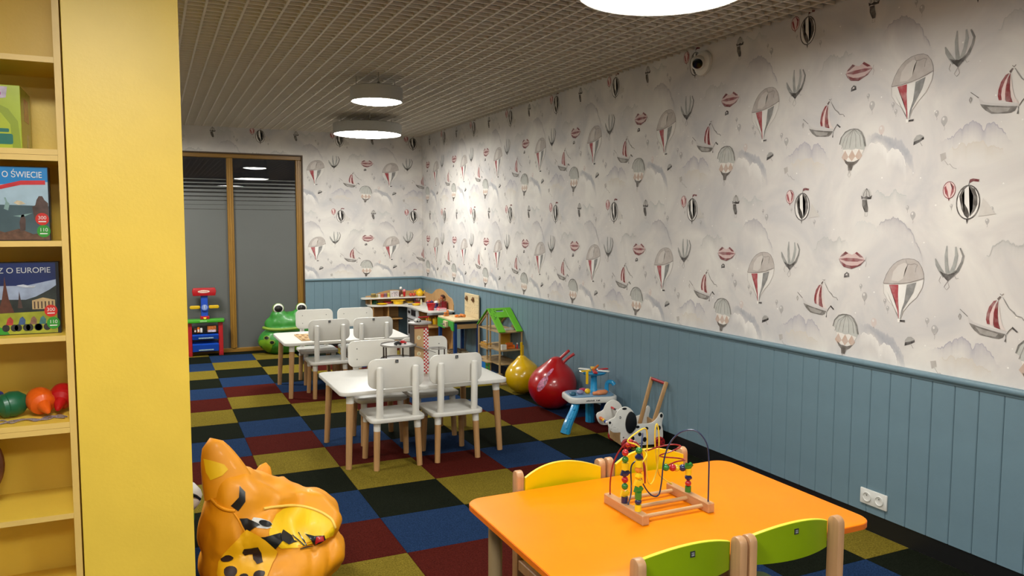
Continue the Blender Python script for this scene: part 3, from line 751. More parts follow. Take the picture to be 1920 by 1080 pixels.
kb(MB().prism(wavy([(-.15, .70), (.0, .70), (.2, .69), (.32, .71), (.45, .765), (.6, .785), (.75, .765), (.9, .715), (1.02, .69), (1.08, .62)], .551), 0, .012, 0, Matrix(((0, 0, 1, 2.787), (-1, 0, 0, 0), (0, 1, 0, 0), (0, 0, 0, 1)))), 'back_board', mdf)
kb(MB().span((2.03, -.08, 0), (2.045, .165, .534)), 'side_panel', plyz)
kb(MB().span((2.235, -.09, .0), (2.25, .165, .534)), 'divider', plyz)
kb(MB().span((2.045, .15, .0), (2.45, .165, .534)), 'rear_panel', ply)
kb(MB().span((2.25, -.085, .352), (2.44, .15, .364)), 'shelf', ply)
kb(MB().span((2.045, -.06, .25), (2.235, .15, .262)), 'shelf', ply)
kb(MB().span((2.045, -.06, .03), (2.44, .15, .045)), 'shelf', ply)
kb(MB().span((2.455, -.66, 0), (2.467, -.24, .534)), 'front_panel', greyl)
od = kb(MB().span((2.446, -.62, .10), (2.455, -.28, .42), .004), 'oven_door', greyl)
kb(MB().span((2.442, -.58, .19), (2.446, -.32, .36)), 'oven_window', ovend, od, smooth=0)
kb(MB().cyl((2.430, -.57, .395), (2.430, -.33, .395), .006), 'handle', chrome, od)
kb(MB().span((2.449, -.60, .44), (2.455, -.42, .515)), 'control_panel', ovend, smooth=0)
for yy in (-.36, -.31): kb(MB().cyl((2.445, yy, .475), (2.455, yy, .475), .018, n=14), 'knob', ovend)
kb(MB().span((2.467, -.675, .0), (2.79, -.66, .534)), 'divider', plyz)
kb(MB().span((2.455, -1.075, .0), (2.79, -.66, .02)), 'shelf', ply)
kb(MB().span((2.465, -1.075, .345), (2.79, -.675, .358)), 'shelf', ply)
kb(MB().span((2.778, -1.075, .02), (2.79, -.675, .534)), 'rear_panel', ply)
kb(MB().span((2.455, -.70, .02), (2.467, -.66, .534)).span((2.455, -1.075, .505), (2.79, -1.06, .534)), 'front_rail', greyl)

P_ = {}
def pl(n, h, r=.3, **k): return mat('toy_'+n, h, r, .03, 10, coat=.2, **k)
YL = pl('yellow', '#e6b80e'); RD = pl('red', '#b5161c'); GR = pl('green', '#2f8a35'); DG = pl('dark_green', '#175236'); PU = pl('purple', '#3c2a66')
PK = pl('pink', '#d98a92'); OR = pl('orange', '#d9701c'); BL = pl('blue', '#1f6fb8'); WH = pl('white', '#d9d8d4'); BR = pl('brown', '#5a2f1c'); BK = pl('black', '#17181a')
LB = pl('light_blue', '#2593c9'); NV = pl('navy', '#1d3f8f'); LG = pl('lime', '#7cc01a')
def item(name, label, cat, mb, m, group=None, loc=None):
    return tag(mb.build(name, m, loc=loc), label, cat, group)
def lz(c, prof, n=24): return MB().lathe(prof, n, None, c)
zs, zc = .640, .551
g1 = 'play food tins on the upper kitchen shelf'
for x, r, h, m, l in ((2.08, .032, .056, 'tan', 'wide tan play food tin at the left end of the upper kitchen shelf'), (2.128, .012, .042, 'cream', 'slim cream play food jar right of the wide tan tin'),
                      (2.161, .014, .045, 'white', 'white play food jar standing left of the salmon pink tin'), (2.204, .019, .05, 'salmon', 'salmon pink play food tin on the upper kitchen shelf'),
                      (2.248, .020, .055, 'mauve', 'mauve play food tin on the upper kitchen shelf'), (2.290, .016, .055, 'butter', 'butter yellow play food carton beside the speckled box')):
    m_ = mat('tin_'+m, dict(tan='#b09a5a', cream='#c8c1a0', white='#d7d4cf', salmon='#c96f50', mauve='#9a7280', butter='#cdbf6a')[m], .4, .1, 60)
    t = thing('food_tin', l, 'tin', (x, .07, zs), 0, g1)
    MB().lathe([(r, 0), (r, h*.9), (r*.95, h*.92), (r*.95, h), (0, h)], 18).build('can', m_, t)
    MB().lathe([(r*1.03, h*.18), (r*1.03, h*.8)], 18).build('paper_band', mat('tin_band_'+m, dict(tan='#6a5a32', cream='#8f8a5a', white='#b9b2a8', salmon='#a8472f', mauve='#75505f', butter='#b7a33c')[m], .5, .25, 90), t)
speck = mat('speckled_print', '#b9aeb0', .5, .55, 55)
t = thing('toy_box', 'white speckled toy carton standing on the upper kitchen shelf', 'box', (2.374, .075, zs))
MB().span((-.056, -.03, 0), (.056, .03, .083), .003).build('carton', WH, t); MB().span((-.05, -.0312, .008), (.05, -.030, .076)).build('printed_panel', speck, t, smooth=0)
t = thing('toy_bottle', 'dark toy bottle with a white ball top on the upper shelf', 'bottle', (2.467, .085, zs))
MB().lathe([(.022, 0), (.024, .05), (.016, .075), (.014, .088), (0, .09)], 18).build('bottle_body', BR, t); MB().ell((0, 0, .115), (.021, .021, .021)).build('stopper', WH, t)
t = thing('toy_cone', 'pink ice cream toy with a red cone on the upper shelf', 'toy', (2.505, .05, zs))
MB().lathe([(.012, 0), (.02, .06), (.019, .065), (0, .067)], 16).build('cone', RD, t); MB().ell((0, 0, .083), (.021, .021, .021)).build('scoop', PK, t)
item('toy_onion', 'small beige toy onion lying before the dark bottle', 'toy food', MB().ell((2.462, .015, zs+.018), (.02, .02, .018)), mat('toy_beige', '#b9a98a', .5, .2, 30))
for x, l in ((2.60, 'left red toy tomato beside the yellow teapot'), (2.645, 'red toy tomato touching the yellow teapot')):
    t = thing('toy_tomato', l, 'toy food', (x, .06, zs), 0, 'toy tomatoes')
    MB().ell((0, 0, .024), (.025, .025, .024)).build('fruit', mat('tomato', '#c4472a', .3, .15, 12), t); MB().lathe([(.012, .047), (.004, .049), (.003, .058), (0, .058)], 8).build('stem', DG, t)
t = thing('teapot', 'bright yellow toy teapot on the right end of the upper kitchen shelf', 'teapot', (2.73, .065, zs))
MB().lathe([(.03, 0), (.045, .015), (.052, .04), (.046, .065), (.03, .08), (0, .08)], 28).build('pot', YL, t)
MB().lathe([(.032, .079), (.02, .09), (.006, .094), (.008, .102), (0, .107)], 20).build('lid', YL, t)
MB().tube(smooth_path([(.045, -.01, .035), (.062, -.012, .05), (.068, -.014, .078)], 5), [.012]*5+[.010]*3+[.007]*3, 10).build('spout', YL, t)
MB().tube(smooth_path([(-.04, .005, .068), (-.068, .008, .07), (-.068, .008, .035), (-.045, .005, .025)], 6), .006, 8).build('handle', YL, t)
def plate(c, r, m, label, name='toy_plate', h=.014):
    return item(name, label, 'plate', lz(c, [(r*.6, 0), (r*.65, .002), (r*.98, h), (r, h+.002), (r*.94, h+.001), (r*.6, .005), (0, .005)], 28), m)
plate((2.09, .05, zc), .055, DG, 'dark green toy plate at the left end of the kitchen counter')
item('toy_bowl', 'dark green toy bowl upturned on the kitchen counter', 'bowl', lz((2.105, .09, zc+.016), [(.045, 0), (.043, .012), (.03, .03), (.02, .036), (0, .036)], 20), DG)
plate((2.17, -.035, zc), .075, YL, 'yellow toy plate at the front of the counter, beside the dark green plate')
plate((2.285, .085, zc), .065, RD, 'dark red toy plate behind the yellow plates under the upper shelf', h=.025)
t = thing('toy_pot', 'deep yellow toy pot on the kitchen counter under the shelf', 'pot', (2.395, -.03, zc))
MB().lathe([(.058, 0), (.064, .005), (.070, .045), (.082, .05), (.082, .054), (.064, .054), (.058, .01), (0, .008)], 32).build('vessel', YL, t)
for s in (-1, 1): MB().prism(ellipse(s*.085, 0, .016, .018, 12), .046, .053).build('handle', YL, t)
plate((2.585, .06, zc), .055, YL, 'yellow toy lid plate right of the deep yellow pot', 'toy_saucer', .016)
t = thing('toy_pan', 'yellow toy frying pan with a black handle at the inner counter corner', 'pan', (2.56, -.30, zc))
MB().lathe([(.045, 0), (.058, .02), (.062, .022), (.056, .02), (.044, .004), (0, .004)], 28).build('pan_body', YL, t)
MB().span((-.11, -.01, .012), (-.055, .01, .022), .003).build('handle', BK, t)
t = thing('toy_cup_rack', 'small toy rack with pink and blue cups under the upper shelf', 'toy', (2.68, .05, zc))
MB().span((-.045, -.03, 0), (.045, .03, .03), .004).build('rack', BR, t)
for i, m in enumerate((PU, PK, WH)): MB().lathe([(.012, .03), (.016, .055), (.013, .055), (.010, .034), (0, .033)], 12, None, (-.028+.028*i, 0, 0)).build('cup', m, t)
plate((2.655, -.10, zc), .05, RD, 'orange red toy plate with food at the back of the counter corner')
t = thing('toy_bottle', 'slim cream toy bottle with a green cap standing on the counter corner', 'bottle', (2.66, -.21, zc))
MB().lathe([(.012, 0), (.013, .05), (.006, .065), (.006, .075), (0, .075)], 14).build('bottle_body', mat('tin_cream', '#c8c1a0'), t); MB().cyl((0, 0, .073), (0, 0, .083), .008, n=12).build('cap', DG, t)
t = thing('toy_basket', 'purple toy basket holding pink play food on the right counter', 'basket', (2.715, -.42, zc))
MB().lathe([(.045, 0), (.06, .05), (.064, .052), (.056, .05), (.042, .006), (0, .006)], 20).build('bowl', PU, t)
for a in range(5): MB().ell((.028*math.cos(a*1.26), .028*math.sin(a*1.26), .055), (.02, .02, .018), 12, 8).build('play_food', (PK, OR, PK, RD, PU)[a], t)
t = thing('toy_bucket', 'bright red toy bucket near the end of the kitchen counter', 'bucket', (2.545, -.94, zc))
MB().lathe([(.036, 0), (.052, .085), (.055, .087), (.049, .085), (.034, .005), (0, .005)], 24).build('vessel', RD, t)
MB().tube([(.053*math.cos(a), .02*math.sin(a)-.02, .083-.055*math.sin(a)) for a in [PI*i/12 for i in range(13)]], .0025, 6).build('handle', RD, t)
t = thing('toy_cup', 'purple toy cup with a striped side behind the pink box', 'cup', (2.69, -.70, zc))
MB().lathe([(.03, 0), (.042, .06), (.038, .06), (.027, .005), (0, .005)], 20).build('vessel', PU, t); MB().tube(smooth_path([(.036, 0, .05), (.06, 0, .045), (.055, 0, .02), (.032, 0, .015)], 5), .005, 8).build('handle', PU, t)
t = thing('toy_box', 'flat pink and white toy box at the counter edge beside the bucket', 'box', (2.665, -.99, zc), .1)
MB().span((-.055, -.04, 0), (.055, .04, .028), .003).build('carton', PK, t); MB().span((-.045, -.0412, .008), (.045, -.040, .02)).build('printed_panel', WH, t, smooth=0)
t = thing('toy_jug', 'dark red toy jug against the wall end of the counter', 'jug', (2.735, -.90, zc))
MB().lathe([(.036, 0), (.042, .04), (.036, .085), (.04, .10), (.035, .10), (.032, .08), (.036, .01), (0, .01)], 22).build('vessel', mat('toy_maroon', '#70141a', .3), t)
MB().tube(smooth_path([(-.036, 0, .085), (-.064, 0, .075), (-.062, 0, .04), (-.04, 0, .03)], 5), .005, 8).build('handle', mat('toy_maroon', '#70141a'), t)
t = thing('toy_cup', 'white toy cup heaped with white play food before the wavy board', 'cup', (2.735, -.60, zc))
MB().lathe([(.02, 0), (.03, .055), (.026, .055), (.018, .004), (0, .004)], 18).build('vessel', WH, t); MB().ell((0, 0, .062), (.03, .028, .022)).build('play_food', WH, t)
# doll seated against the wavy board
t = thing('rag_doll', 'small brown rag doll leaning on the wavy board above the counter', 'doll', (2.745, -.80, zc+.0), 0)
MB().lathe([(.02, 0), (.036, .03), (.03, .09), (.014, .115), (0, .118)], 16).build('body', BR, t)
hd = MB().ell((0, 0, .142), (.03, .028, .03)).build('head', mat('doll_skin', '#a8603a', .7, .05), t)
MB().ell((.006, 0, .15), (.032, .03, .028)).build('hair', mat('doll_hair', '#3a1c12', .8, .1), hd)
for s in (-1, 1):
    MB().tube([(0, s*.02, .10), (-.012, s*.05, .085), (-.025, s*.062, .12)], [.01, .009, .007], 8).build('arm', mat('doll_skin', ''), t)
    MB().tube([(-.01, s*.016, .012), (-.04, s*.02, .014), (-.06, s*.024, .010)], [.012, .011, .009], 8).build('leg', RD, t)
for x, y, l in ((2.56, -.80, 'yellow toy canister on the kitchen shelf, left one'), (2.64, -.83, 'yellow toy canister on the kitchen shelf, middle one'), (2.72, -.86, 'yellow toy canister on the kitchen shelf, by the wall')):
    t = thing('toy_canister', l, 'canister', (x, y, .358), 0, 'yellow canisters on the kitchen shelf')
    MB().lathe([(.032, 0), (.036, .06), (.03, .075), (0, .076)], 20).build('vessel', YL, t); MB().cyl((0, 0, .075), (0, 0, .09), .012, .009, 12).build('knob', YL, t)
t = thing('toy_crate', 'dark red toy crate in the bottom of the play kitchen', 'crate', (2.62, -.86, .02))
m = MB().span((-.12, -.09, 0), (.12, .09, .012), .002)
for a, b in (((-.12, -.09, .012), (-.11, .09, .12)), ((.11, -.09, .012), (.12, .09, .12)), ((-.11, -.09, .012), (.11, -.08, .12)), ((-.11, .08, .012), (.11, .09, .12))): m.span(a, b)
m.build('tray', RD, t)
t = thing('toy_clamp', 'orange wooden toy clamp lying on the corner of the workbench', 'toy', (2.535, -1.52, .541), .4)
MB().span((-.035, -.014, 0), (.035, .014, .022), .004).build('base', mat('orange_wood', '#c87a3a', .45, .08), t)
MB().span((.012, -.012, .022), (.032, .012, .07), .003).span((-.03, -.012, .03), (.015, .012, .048), .003).build('jaw', mat('orange_wood', ''), t)

# ------------------------------------------------------------------ toy workbench
bt = thing('toy_workbench', 'toy workbench with blue legs and an upright pegboard at the blue wall', 'workbench', (2.62, -1.70, 0))
B = lambda m, n, mt, p=bt, **k: m.build(n, mt, p, world=True, **k)
palew = wood('pale_wood', '#cbb891', .5, 1); bluel = mat('workbench_blue', '#173f7c', .4, .04)
B(MB().prism(rrect(.315, .55, .012, 3, 2.622, -1.695), .522, .541, .003), 'bench_top', palew)
for x in (2.485, 2.765):
    for yy in (-1.945, -1.45): B(MB().span((x-.018, yy-.018, 0), (x+.018, yy+.018, .505), .003), 'leg', bluel)
B(MB().span((2.475, -1.955, .492), (2.775, -1.435, .522)), 'under_frame', BK, smooth=0)
B(MB().span((2.503, -1.952, .44), (2.747, -1.938, .492)), 'apron', ply); B(MB().span((2.503, -1.457, .44), (2.747, -1.443, .492)), 'apron', ply)
grnb = mat('bench_green', '#3f9a3c', .4, .05)
B(MB().prism([(-.27, .42), (-.20, .42), (-.17, .46), (-.02, .46), (.02, .42), (.26, .42), (.26, .522), (-.27, .522)], 0, .012, 0, Matrix(((0, 0, 1, 2.456), (1, 0, 0, -1.695), (0, 1, 0, 0), (0, 0, 0, 1)))), 'side_panel', grnb)
vz = B(MB().span((2.428, -1.80, .445), (2.456, -1.70, .515), .003), 'vise', palew)
B(MB().cyl((2.40, -1.75, .48), (2.43, -1.75, .48), .008).cyl((2.40, -1.79, .48), (2.40, -1.71, .48), .004), 'handle', steel_d, vz)
B(MB().span((2.47, -1.96, .10), (2.78, -1.44, .115)), 'lower_shelf', palew)
bits = MB(); rnd = random.Random(4)
for i in range(46): bits.box((rnd.uniform(2.51, 2.74), rnd.uniform(-1.91, -1.48), .125+rnd.uniform(0, .016)), (rnd.uniform(.02, .05), rnd.uniform(.015, .04), .016), .003, None)
tag(bits.build('building_blocks', wood('dark_bits', '#6a553c', .6, 0, .3)), 'heap of small brown wooden bits on the lower shelf of the workbench', 'toy bits')['kind'] = 'stuff'
pg = B(MB().span((2.768, -1.95, .541), (2.784, -1.52, .812), .004), 'pegboard', palew)
holes = MB()
for i in range(6):
    for j in range(5): holes.cyl((2.7672, -1.91+.07*i, .60+.045*j), (2.769, -1.91+.07*i, .60+.045*j), .004, n=8)
B(holes, 'peg_hole', BR, pg, smooth=0)['kind'] = 'stuff'
for yy in (-1.60, -1.80):
    B(MB().lathe([(.028, 0), (.03, .012), (.012, .014), (.010, .028), (0, .028)], 10, Matrix.Translation((2.768, yy, .752)) @ Matrix.Rotation(-PI/2, 4, 'Y')), 'wooden_gear', wood('gear', '#6b4a2a', .5, 0), pg)
t = thing('toy_hammer', 'orange wooden toy tools lying in the middle of the workbench', 'toy tool', (2.635, -1.70, .541), .3)
MB().cyl((-.05, -.02, .012), (.05, .01, .012), .009, n=12).build('handle', mat('orange_wood', ''), t); MB().cyl((.04, -.04, .018), (.055, .05, .018), .018, n=14).build('hammer_head', mat('orange_wood', ''), t)
MB().ell((-.02, .03, .016), (.03, .022, .016)).build('block', OR, t)

# ------------------------------------------------------------------ dollhouse
hw = wood('dollhouse_wood', '#a98d63', .5, 2); hx = wood('dollhouse_wood_x', '#a98d63', .5, 0)
ht = thing('dollhouse', 'open wooden dollhouse with a bright green roof standing against the blue wall', 'dollhouse', (2.66, -2.8, 0))
H = lambda m, n, mt, p=ht, **k: m.build(n, mt, p, world=True, **k)
x0, x1, y0, y1, ym = 2.535, 2.795, -3.06, -2.50, -2.775
for (x, y, z) in ((x0, y0, .545), (x1-.016, y0, .545), (x0, y1-.016, .555), (x1-.016, y1-.016, .555), (x0, ym-.045, .715), (x0, ym+.035, .715)):
    H(MB().span((x, y, 0), (x+.016, y+.018, z), .002), 'post', hw)
for z0 in (.0, .205, .345, .53):
    a, b = (y0, y1) if z0 != .345 else (y0, y1)
    H(MB().span((x0+.004, a+.004, z0), (x1-.004, b-.004, z0+.012)), 'floor_board', hx)
for x in (x0, x1-.014):
    H(MB().prism([(y0-.01-ym, .535), (0, .738), (y1+.01-ym, .545), (y1+.01-ym-.022, .545), (0, .712), (y0-.01-ym+.025, .535)], 0, .014, 0, Matrix(((0, 0, 1, x), (1, 0, 0, ym), (0, 1, 0, 0), (0, 0, 0, 1)))), 'gable', hw)
H(MB().span((x1-.012, ym, .36), (x1-.002, y1-.01, .53)), 'rear_wall', hx)
H(MB().span((x0+.14, ym, .355), (x1-.012, ym+.006, .53)), 'inner_wall', mat('house_yellow', '#c9992a', .5, .06))
H(MB().span((x0+.016, ym, .012), (x0+.022, y1-.02, .205)), 'inner_wall', BL)
grf = mat('roof_green', '#5fae14', .45, .04)
sl = math.atan2(.738-.54, ym-y0); LN = math.hypot(.738-.54, ym-y0)+.02
R = Matrix.Translation((x0-.012, y0-.012, .538)) @ Matrix.Rotation(sl, 4, 'X')
def slope(a, b): return MB().span((a[0], a[1], 0), (b[0], b[1], .010), .0015, R)
Wd = x1-x0+.006
for a, b in (((0, 0), (.075, LN)), ((Wd-.07, 0), (Wd, LN)), ((.075, LN-.03), (Wd-.07, LN)), ((.075, LN-.145), (Wd-.07, LN-.06)), ((.075, LN-.06), (.085, LN-.03)), ((.165, LN-.06), (Wd-.07, LN-.03))):
    H(slope(a, b), 'roof_panel', grf)
lf = MB(); rnd = random.Random(2)
for i in range(16):
    cx, cy = rnd.uniform(.006, .07), rnd.uniform(LN*.45, LN-.01); a = rnd.uniform(0, 6)
    lf.prism([(cx+.012*math.cos(a+q)*k, cy+.012*math.sin(a+q)*k) for q, k in ((0, 1), (.9, .5), (PI, 1), (PI+.9, .5))], .0101, .0108, 0, R)
H(lf, 'leaf_print', mat('leaf_dark', '#1f5a16', .5), smooth=0)['kind'] = 'stuff'
R2 = Matrix.Translation((x0-.012, ym, .748)) @ Matrix.Rotation(-math.atan2(.738-.548, y1-ym), 4, 'X')
L2 = math.hypot(.19, y1-ym)
for a, b in (((0, 0), (.05, L2)), ((Wd-.05, 0), (Wd, L2)), ((.05, 0), (Wd-.05, .05))):
    H(MB().span((a[0], a[1], 0), (b[0], b[1], .010), .0015, R2), 'roof_panel', grf)
by = mat('balcony_yellow', '#c8922c', .45, .08)
bal = H(MB().span((x0-.055, -2.88, .345), (x0, -2.70, .357)), 'balcony', hx)
m = MB().span((x0-.055, -2.88, .395), (x0-.049, -2.70, .405)).span((x0-.055, -2.88, .395), (x0, -2.874, .405)).span((x0-.055, -2.706, .395), (x0, -2.70, .405))
for i in range(7): m.span((x0-.055, -2.88+.029*i, .357), (x0-.050, -2.874+.029*i, .395))
H(m, 'railing', by, bal)
H(MB().span((x0-.055, -2.88, .205), (x0, -2.70, .215)), 'balcony', hx)
m = MB().span((x0-.035, -2.875, .02), (x0-.027, -2.865, .205)).span((x0-.035, -2.795, .02), (x0-.027, -2.785, .205))
for i in range(5): m.span((x0-.034, -2.866, .045+.035*i), (x0-.028, -2.794, .055+.035*i))
H(m, 'ladder', grnb)
t = thing('dollhouse_sofa', 'tiny orange sofa on the middle floor of the dollhouse', 'toy furniture', (2.69, -2.98, .357))
MB().span((-.04, -.025, 0), (.04, .025, .022), .004).build('seat', OR, t); MB().span((-.04, .015, .022), (.04, .027, .06), .004).build('backrest', OR, t)
for s in (-1, 1): MB().span((s*.04-.006, -.025, 0), (s*.04+.006, .02, .038), .003).build('armrest', OR, t)
t = thing('toy_doll', 'tiny white headed doll standing beside the orange dollhouse sofa', 'doll', (2.752, -3.02, .357))
MB().lathe([(.010, 0), (.008, .035), (.005, .045), (0, .045)], 10).build('body', RD, t); MB().ell((0, 0, .054), (.009, .009, .009), 12, 8).build('head', WH, t)
t = thing('dollhouse_cupboard', 'tiny white cupboard at the corner of the dollhouse middle floor', 'toy furniture', (2.60, -3.02, .357))
MB().span((-.026, -.018, 0), (.026, .018, .052), .002).build('cabinet', WH, t); MB().span((-.023, -.0195, .004), (-.001, -.018, .048)).span((.001, -.0195, .004), (.023, -.018, .048)).build('door', lam, t)
t = thing('dollhouse_bed', 'tiny pale bed under the green roof of the dollhouse', 'toy furniture', (2.70, -2.93, .542))
MB().span((-.05, -.03, 0), (.05, .03, .016), .003).build('mattress', lam, t); MB().span((.04, -.028, .0), (.048, .028, .05), .002).build('headboard', hw, t); MB().span((.015, -.022, .016), (.038, .022, .026), .004).build('pillow', WH, t)
t = thing('dollhouse_table', 'tiny white table on the upper left floor of the dollhouse', 'toy furniture', (2.585, -2.60, .357))
MB().cyl((0, 0, .03), (0, 0, .035), .03, n=18).build('tabletop', WH, t); MB().cyl((0, 0, 0), (0, 0, .03), .006, n=10).build('pedestal', WH, t)

# ------------------------------------------------------------------ hopping balls
def hopper(loc, rz, R0, lean, m, label, wob, prongs):
    t = thing('hopping_ball', label, 'ball', loc, rz)
    mb = MB(); K = R0
    prof = [(0, .0), (K*.3, K*.03), (K*.62, K*.2), (K*.88, K*.52), (K, K*.92), (K*.95, K*1.25), (K*.78, K*1.55), (K*.55, K*1.76), (K*.36, K*1.92), (K*.22, K*2.06), (K*.1, K*2.12), (0, K*2.13)]
    pts = smooth_path([(a, 0, b) for a, b in prof], 4)
    mb.lathe([(max(p.x, 0) if i not in (0, len(pts)-1) else 0, p.z) for i, p in enumerate(pts)], 48)
    for v in mb.bm.verts:
        f = max(0, v.co.z/(K*2.1)-.35); v.co.x += lean*f*f
        d = wob*pnoise((v.co.x*9, v.co.y*9, v.co.z*5)); r = math.hypot(v.co.x, v.co.y)
        if r > 1e-4 and v.co.z > .02: v.co.x += d*v.co.x/r; v.co.y += d*v.co.y/r
    b = mb.build('ball_body', m, t, smooth=70)
    for p in prongs: MB().tube(smooth_path(p, 5), .013, 12).build('handle', m, t)
    return t, b
redb = mat('ball_red', '#a80d12', .28, .02, coat=.35); yelb = mat('ball_yellow', '#d3a806', .25, .03, coat=.4)
lx = .06
hy, hyb = hopper((2.612, -3.44, 0), 0, .172, -.02, yelb, 'yellow hopping ball with a thin handle beside the dollhouse', .012, [[(-.012, 0, .36), (-.012, 0, .42), (-.014, 0, .47), (-.014, 0, .492)], [(.012, .03, .36), (.012, .03, .41), (.012, .03, .455)]])
hr, hrb = hopper((2.572, -4.12, 0), 0, .215, .09, redb, 'large glossy red hopping ball with two handles near the blue wall', .0, [[(.06, -.01, .43), (.09, -.02, .46), (.13, -.03, .495), (.15, -.03, .508)], [(.085, -.05, .41), (.12, -.06, .445), (.16, -.075, .475), (.175, -.08, .484)]])
# printed face on the red ball
bv = BVHTree.FromPolygons([v.co for v in hrb.data.vertices], [p.vertices for p in hrb.data.polygons])
def patch(bvh, org, aim, pts2, off, name, m, par, rot=0):
    """ink or felt shape laid on a surface: outline in a plane facing org->aim, dropped onto the surface"""
    o = Vector(org); d = (Vector(aim)-o).normalized(); r = d.cross(Vector((0, 0, 1))).normalized(); u = r.cross(d)
    bm = bmesh.new(); vs = [bm.verts.new((p[0]*math.cos(rot)-p[1]*math.sin(rot), p[0]*math.sin(rot)+p[1]*math.cos(rot), 0)) for p in pts2]
    bm.faces.new(vs); bmesh.ops.triangulate(bm, faces=bm.faces[:])
    for _ in range(4):
        es = [e for e in bm.edges if e.calc_length() > .022]
        if not es: break
        bmesh.ops.subdivide_edges(bm, edges=es, cuts=1); bmesh.ops.triangulate(bm, faces=bm.faces[:])
    bad = []
    for v in bm.verts:
        s = Vector(aim)-d*1.0+r*v.co.x+u*v.co.y
        hit, nrm, _, _ = bvh.ray_cast(s, d)
        if hit is None: bad.append(v)
        else:
            if nrm.dot(d) > 0: nrm = -nrm
            v.co = hit+nrm*off
    bmesh.ops.delete(bm, geom=bad, context='VERTS')
    bmesh.ops.recalc_face_normals(bm, faces=bm.faces)
    me = bpy.data.meshes.new(name); bm.to_mesh(me); bm.free(); me.materials.append(m)
    for p in me.polygons: p.use_smooth = True
    ob = bpy.data.objects.new(name, me); C.objects.link(ob); ob.parent = par
    return ob
ink1 = mat('ball_print_pale', '#b5708c', .35, .75, 45)
for aim, pts in (((-.145, -.10, .245), ellipse(0, 0, .075, .032, 20)), ((-.09, -.12, .345), ellipse(0, 0, .05, .014, 14))):
    patch(bv, (-1.2, -1.6, .9), aim, pts, .0012, 'printed_mark', ink1, hrb, 1.0)

# ------------------------------------------------------------------ activity table
at_ = thing('activity_table', 'blue and white plastic activity table with a flower-like top beside the red ball', 'activity table', (2.545, -4.80, 0), -.22)
MB().prism(rrect(.40, .30, .07, 6), .222, .268, .010).build('tray', WH, at_)
MB().prism(rrect(.36, .26, .06, 6), .268, .276, .004).build('play_deck', pl('steel_blue', '#6a8fae'), at_)
for a, b in ((-1, -1), (1, -1), (.25, .95)):
        P0 = smooth_path([(a*.135, b*.09, .225), (a*.165, b*.115, .16), (a*.22, b*.15, .07), (a*.245, b*.16, .0)], 4)
        l = MB().tube([(p.x, p.y, p.z) for p in P0], [.030+.010*(i/12) for i in range(len(P0))], 10).build('leg', LB, at_)
        for q in (3, 6, 9):
            p = P0[q]; MB().ell((p.x-.012, p.y-.034*(1 if b < 0 else -1), p.z), (.010, .008, .010), 10, 6).build('stud', LB, l)
MB().lathe([(.04, .276), (.028, .30), (.024, .40), (.03, .42)], 20, None, (.045, .02, 0)).build('column', LB, at_)
MB().lathe([(.02, .415), (.09, .425), (.105, .440), (.10, .446), (.06, .440), (0, .440)], 28, None, (.045, .02, 0)).build('dish', LB, at_)
for i, m in enumerate((RD, YL, WH, YL, RD, WH)):
    a = i*PI/3+.3; c, s = math.cos(a), math.sin(a)
    Mx = Matrix.Translation((.045+.085*c, .02+.085*s, .455)) @ Matrix.Rotation(a, 4, 'Z')
    MB().box((0, 0, 0), (.10, .035, .010), .004, Mx).build('petal', m, at_)
MB().span((-.05, -.075, .36), (-.03, -.06, .462), .004).build('drumstick', YL, at_)
MB().cyl((.03, .0, .46), (.09, .05, .485), .012, .008, 12).build('drumstick', OR, at_)
MB().lathe([(.035, .276), (.035, .288), (.014, .296), (0, .297)], 18, None, (-.02, .09, 0)).build('dial', pl('magenta', '#b5184a'), at_)
MB().ell((-.155, -.06, .288), (.028, .03, .016)).build('button', mat('dark_teal', '#2c5f78', .3), at_)
MB().ell((-.085, -.03, .292), (.03, .03, .018)).build('button', mat('lilac_grey', '#8d8aa8', .3), at_)
MB().ell((-.02, -.02, .294), (.024, .024, .022)).build('button', YL, at_)
MB().tube(smooth_path([(.0, -.09, .288), (.05, -.10, .296), (.10, -.085, .296), (.13, -.05, .288)], 5), [.014]*4+[.02]*8+[.012]*4, 10).build('fish', mat('peach', '#d9885a', .4), at_)
MB().tube(smooth_path([(.155, .02, .276), (.155, .02, .33), (.165, .01, .355), (.19, -.01, .355), (.205, -.02, .335)], 6), .017, 12).build('tap', LB, at_)
m = MB()
for i, wd in enumerate((.008, .008, .008, .007, .009, .007, .0, .006, .010, .006)):
    if wd: m.span((-.07+.0115*i, -.1515, .241), (-.07+.0115*i+wd, -.1502, .249+.002*(i % 2)))
m.build('brand_mark', BK, at_, smooth=0)
MB().span((.12, -.07, .03), (.20, .07, .222), .01).build('battery_box', NV, at_)

# ------------------------------------------------------------------ dog push-along walker
dw = wood('walker_wood', '#b08a5c', .45, 2); dwx = wood('walker_wood_x', '#a9855a', .45, 0); dwh = mat('dog_white', '#d6d4cd', .45, .04, 20)
dg = thing('dog_walker', 'white spotted dog push walker on red wheels with wooden handle bars', 'walker', (2.442, -5.455, 0), math.radians(-10))
prof_n = [(-.119,.214),(-.108,.226),(-.09,.232),(-.066,.245),(-.055,.270),(-.04,.293),(-.018,.307),(.012,.315),(.04,.306),(.062,.289),(.078,.266),(.088,.235),(.098,.195),(.118,.182),(.15,.180),(.2,.180),(.235,.190),(.262,.215),(.280,.243),(.295,.254),(.308,.246),(.312,.222),(.304,.19),(.302,.16),(.309,.13),(.312,.085),(.306,.035),(.286,.022),(.2,.022),(.1,.022),(.03,.026),(.0,.035),(-.018,.06),(-.022,.095),(-.022,.126),(-.045,.128),(-.078,.132),(-.1,.148),(-.114,.175),(-.121,.198)]
DX = Matrix.Translation((0, 0, 0)) @ RX90
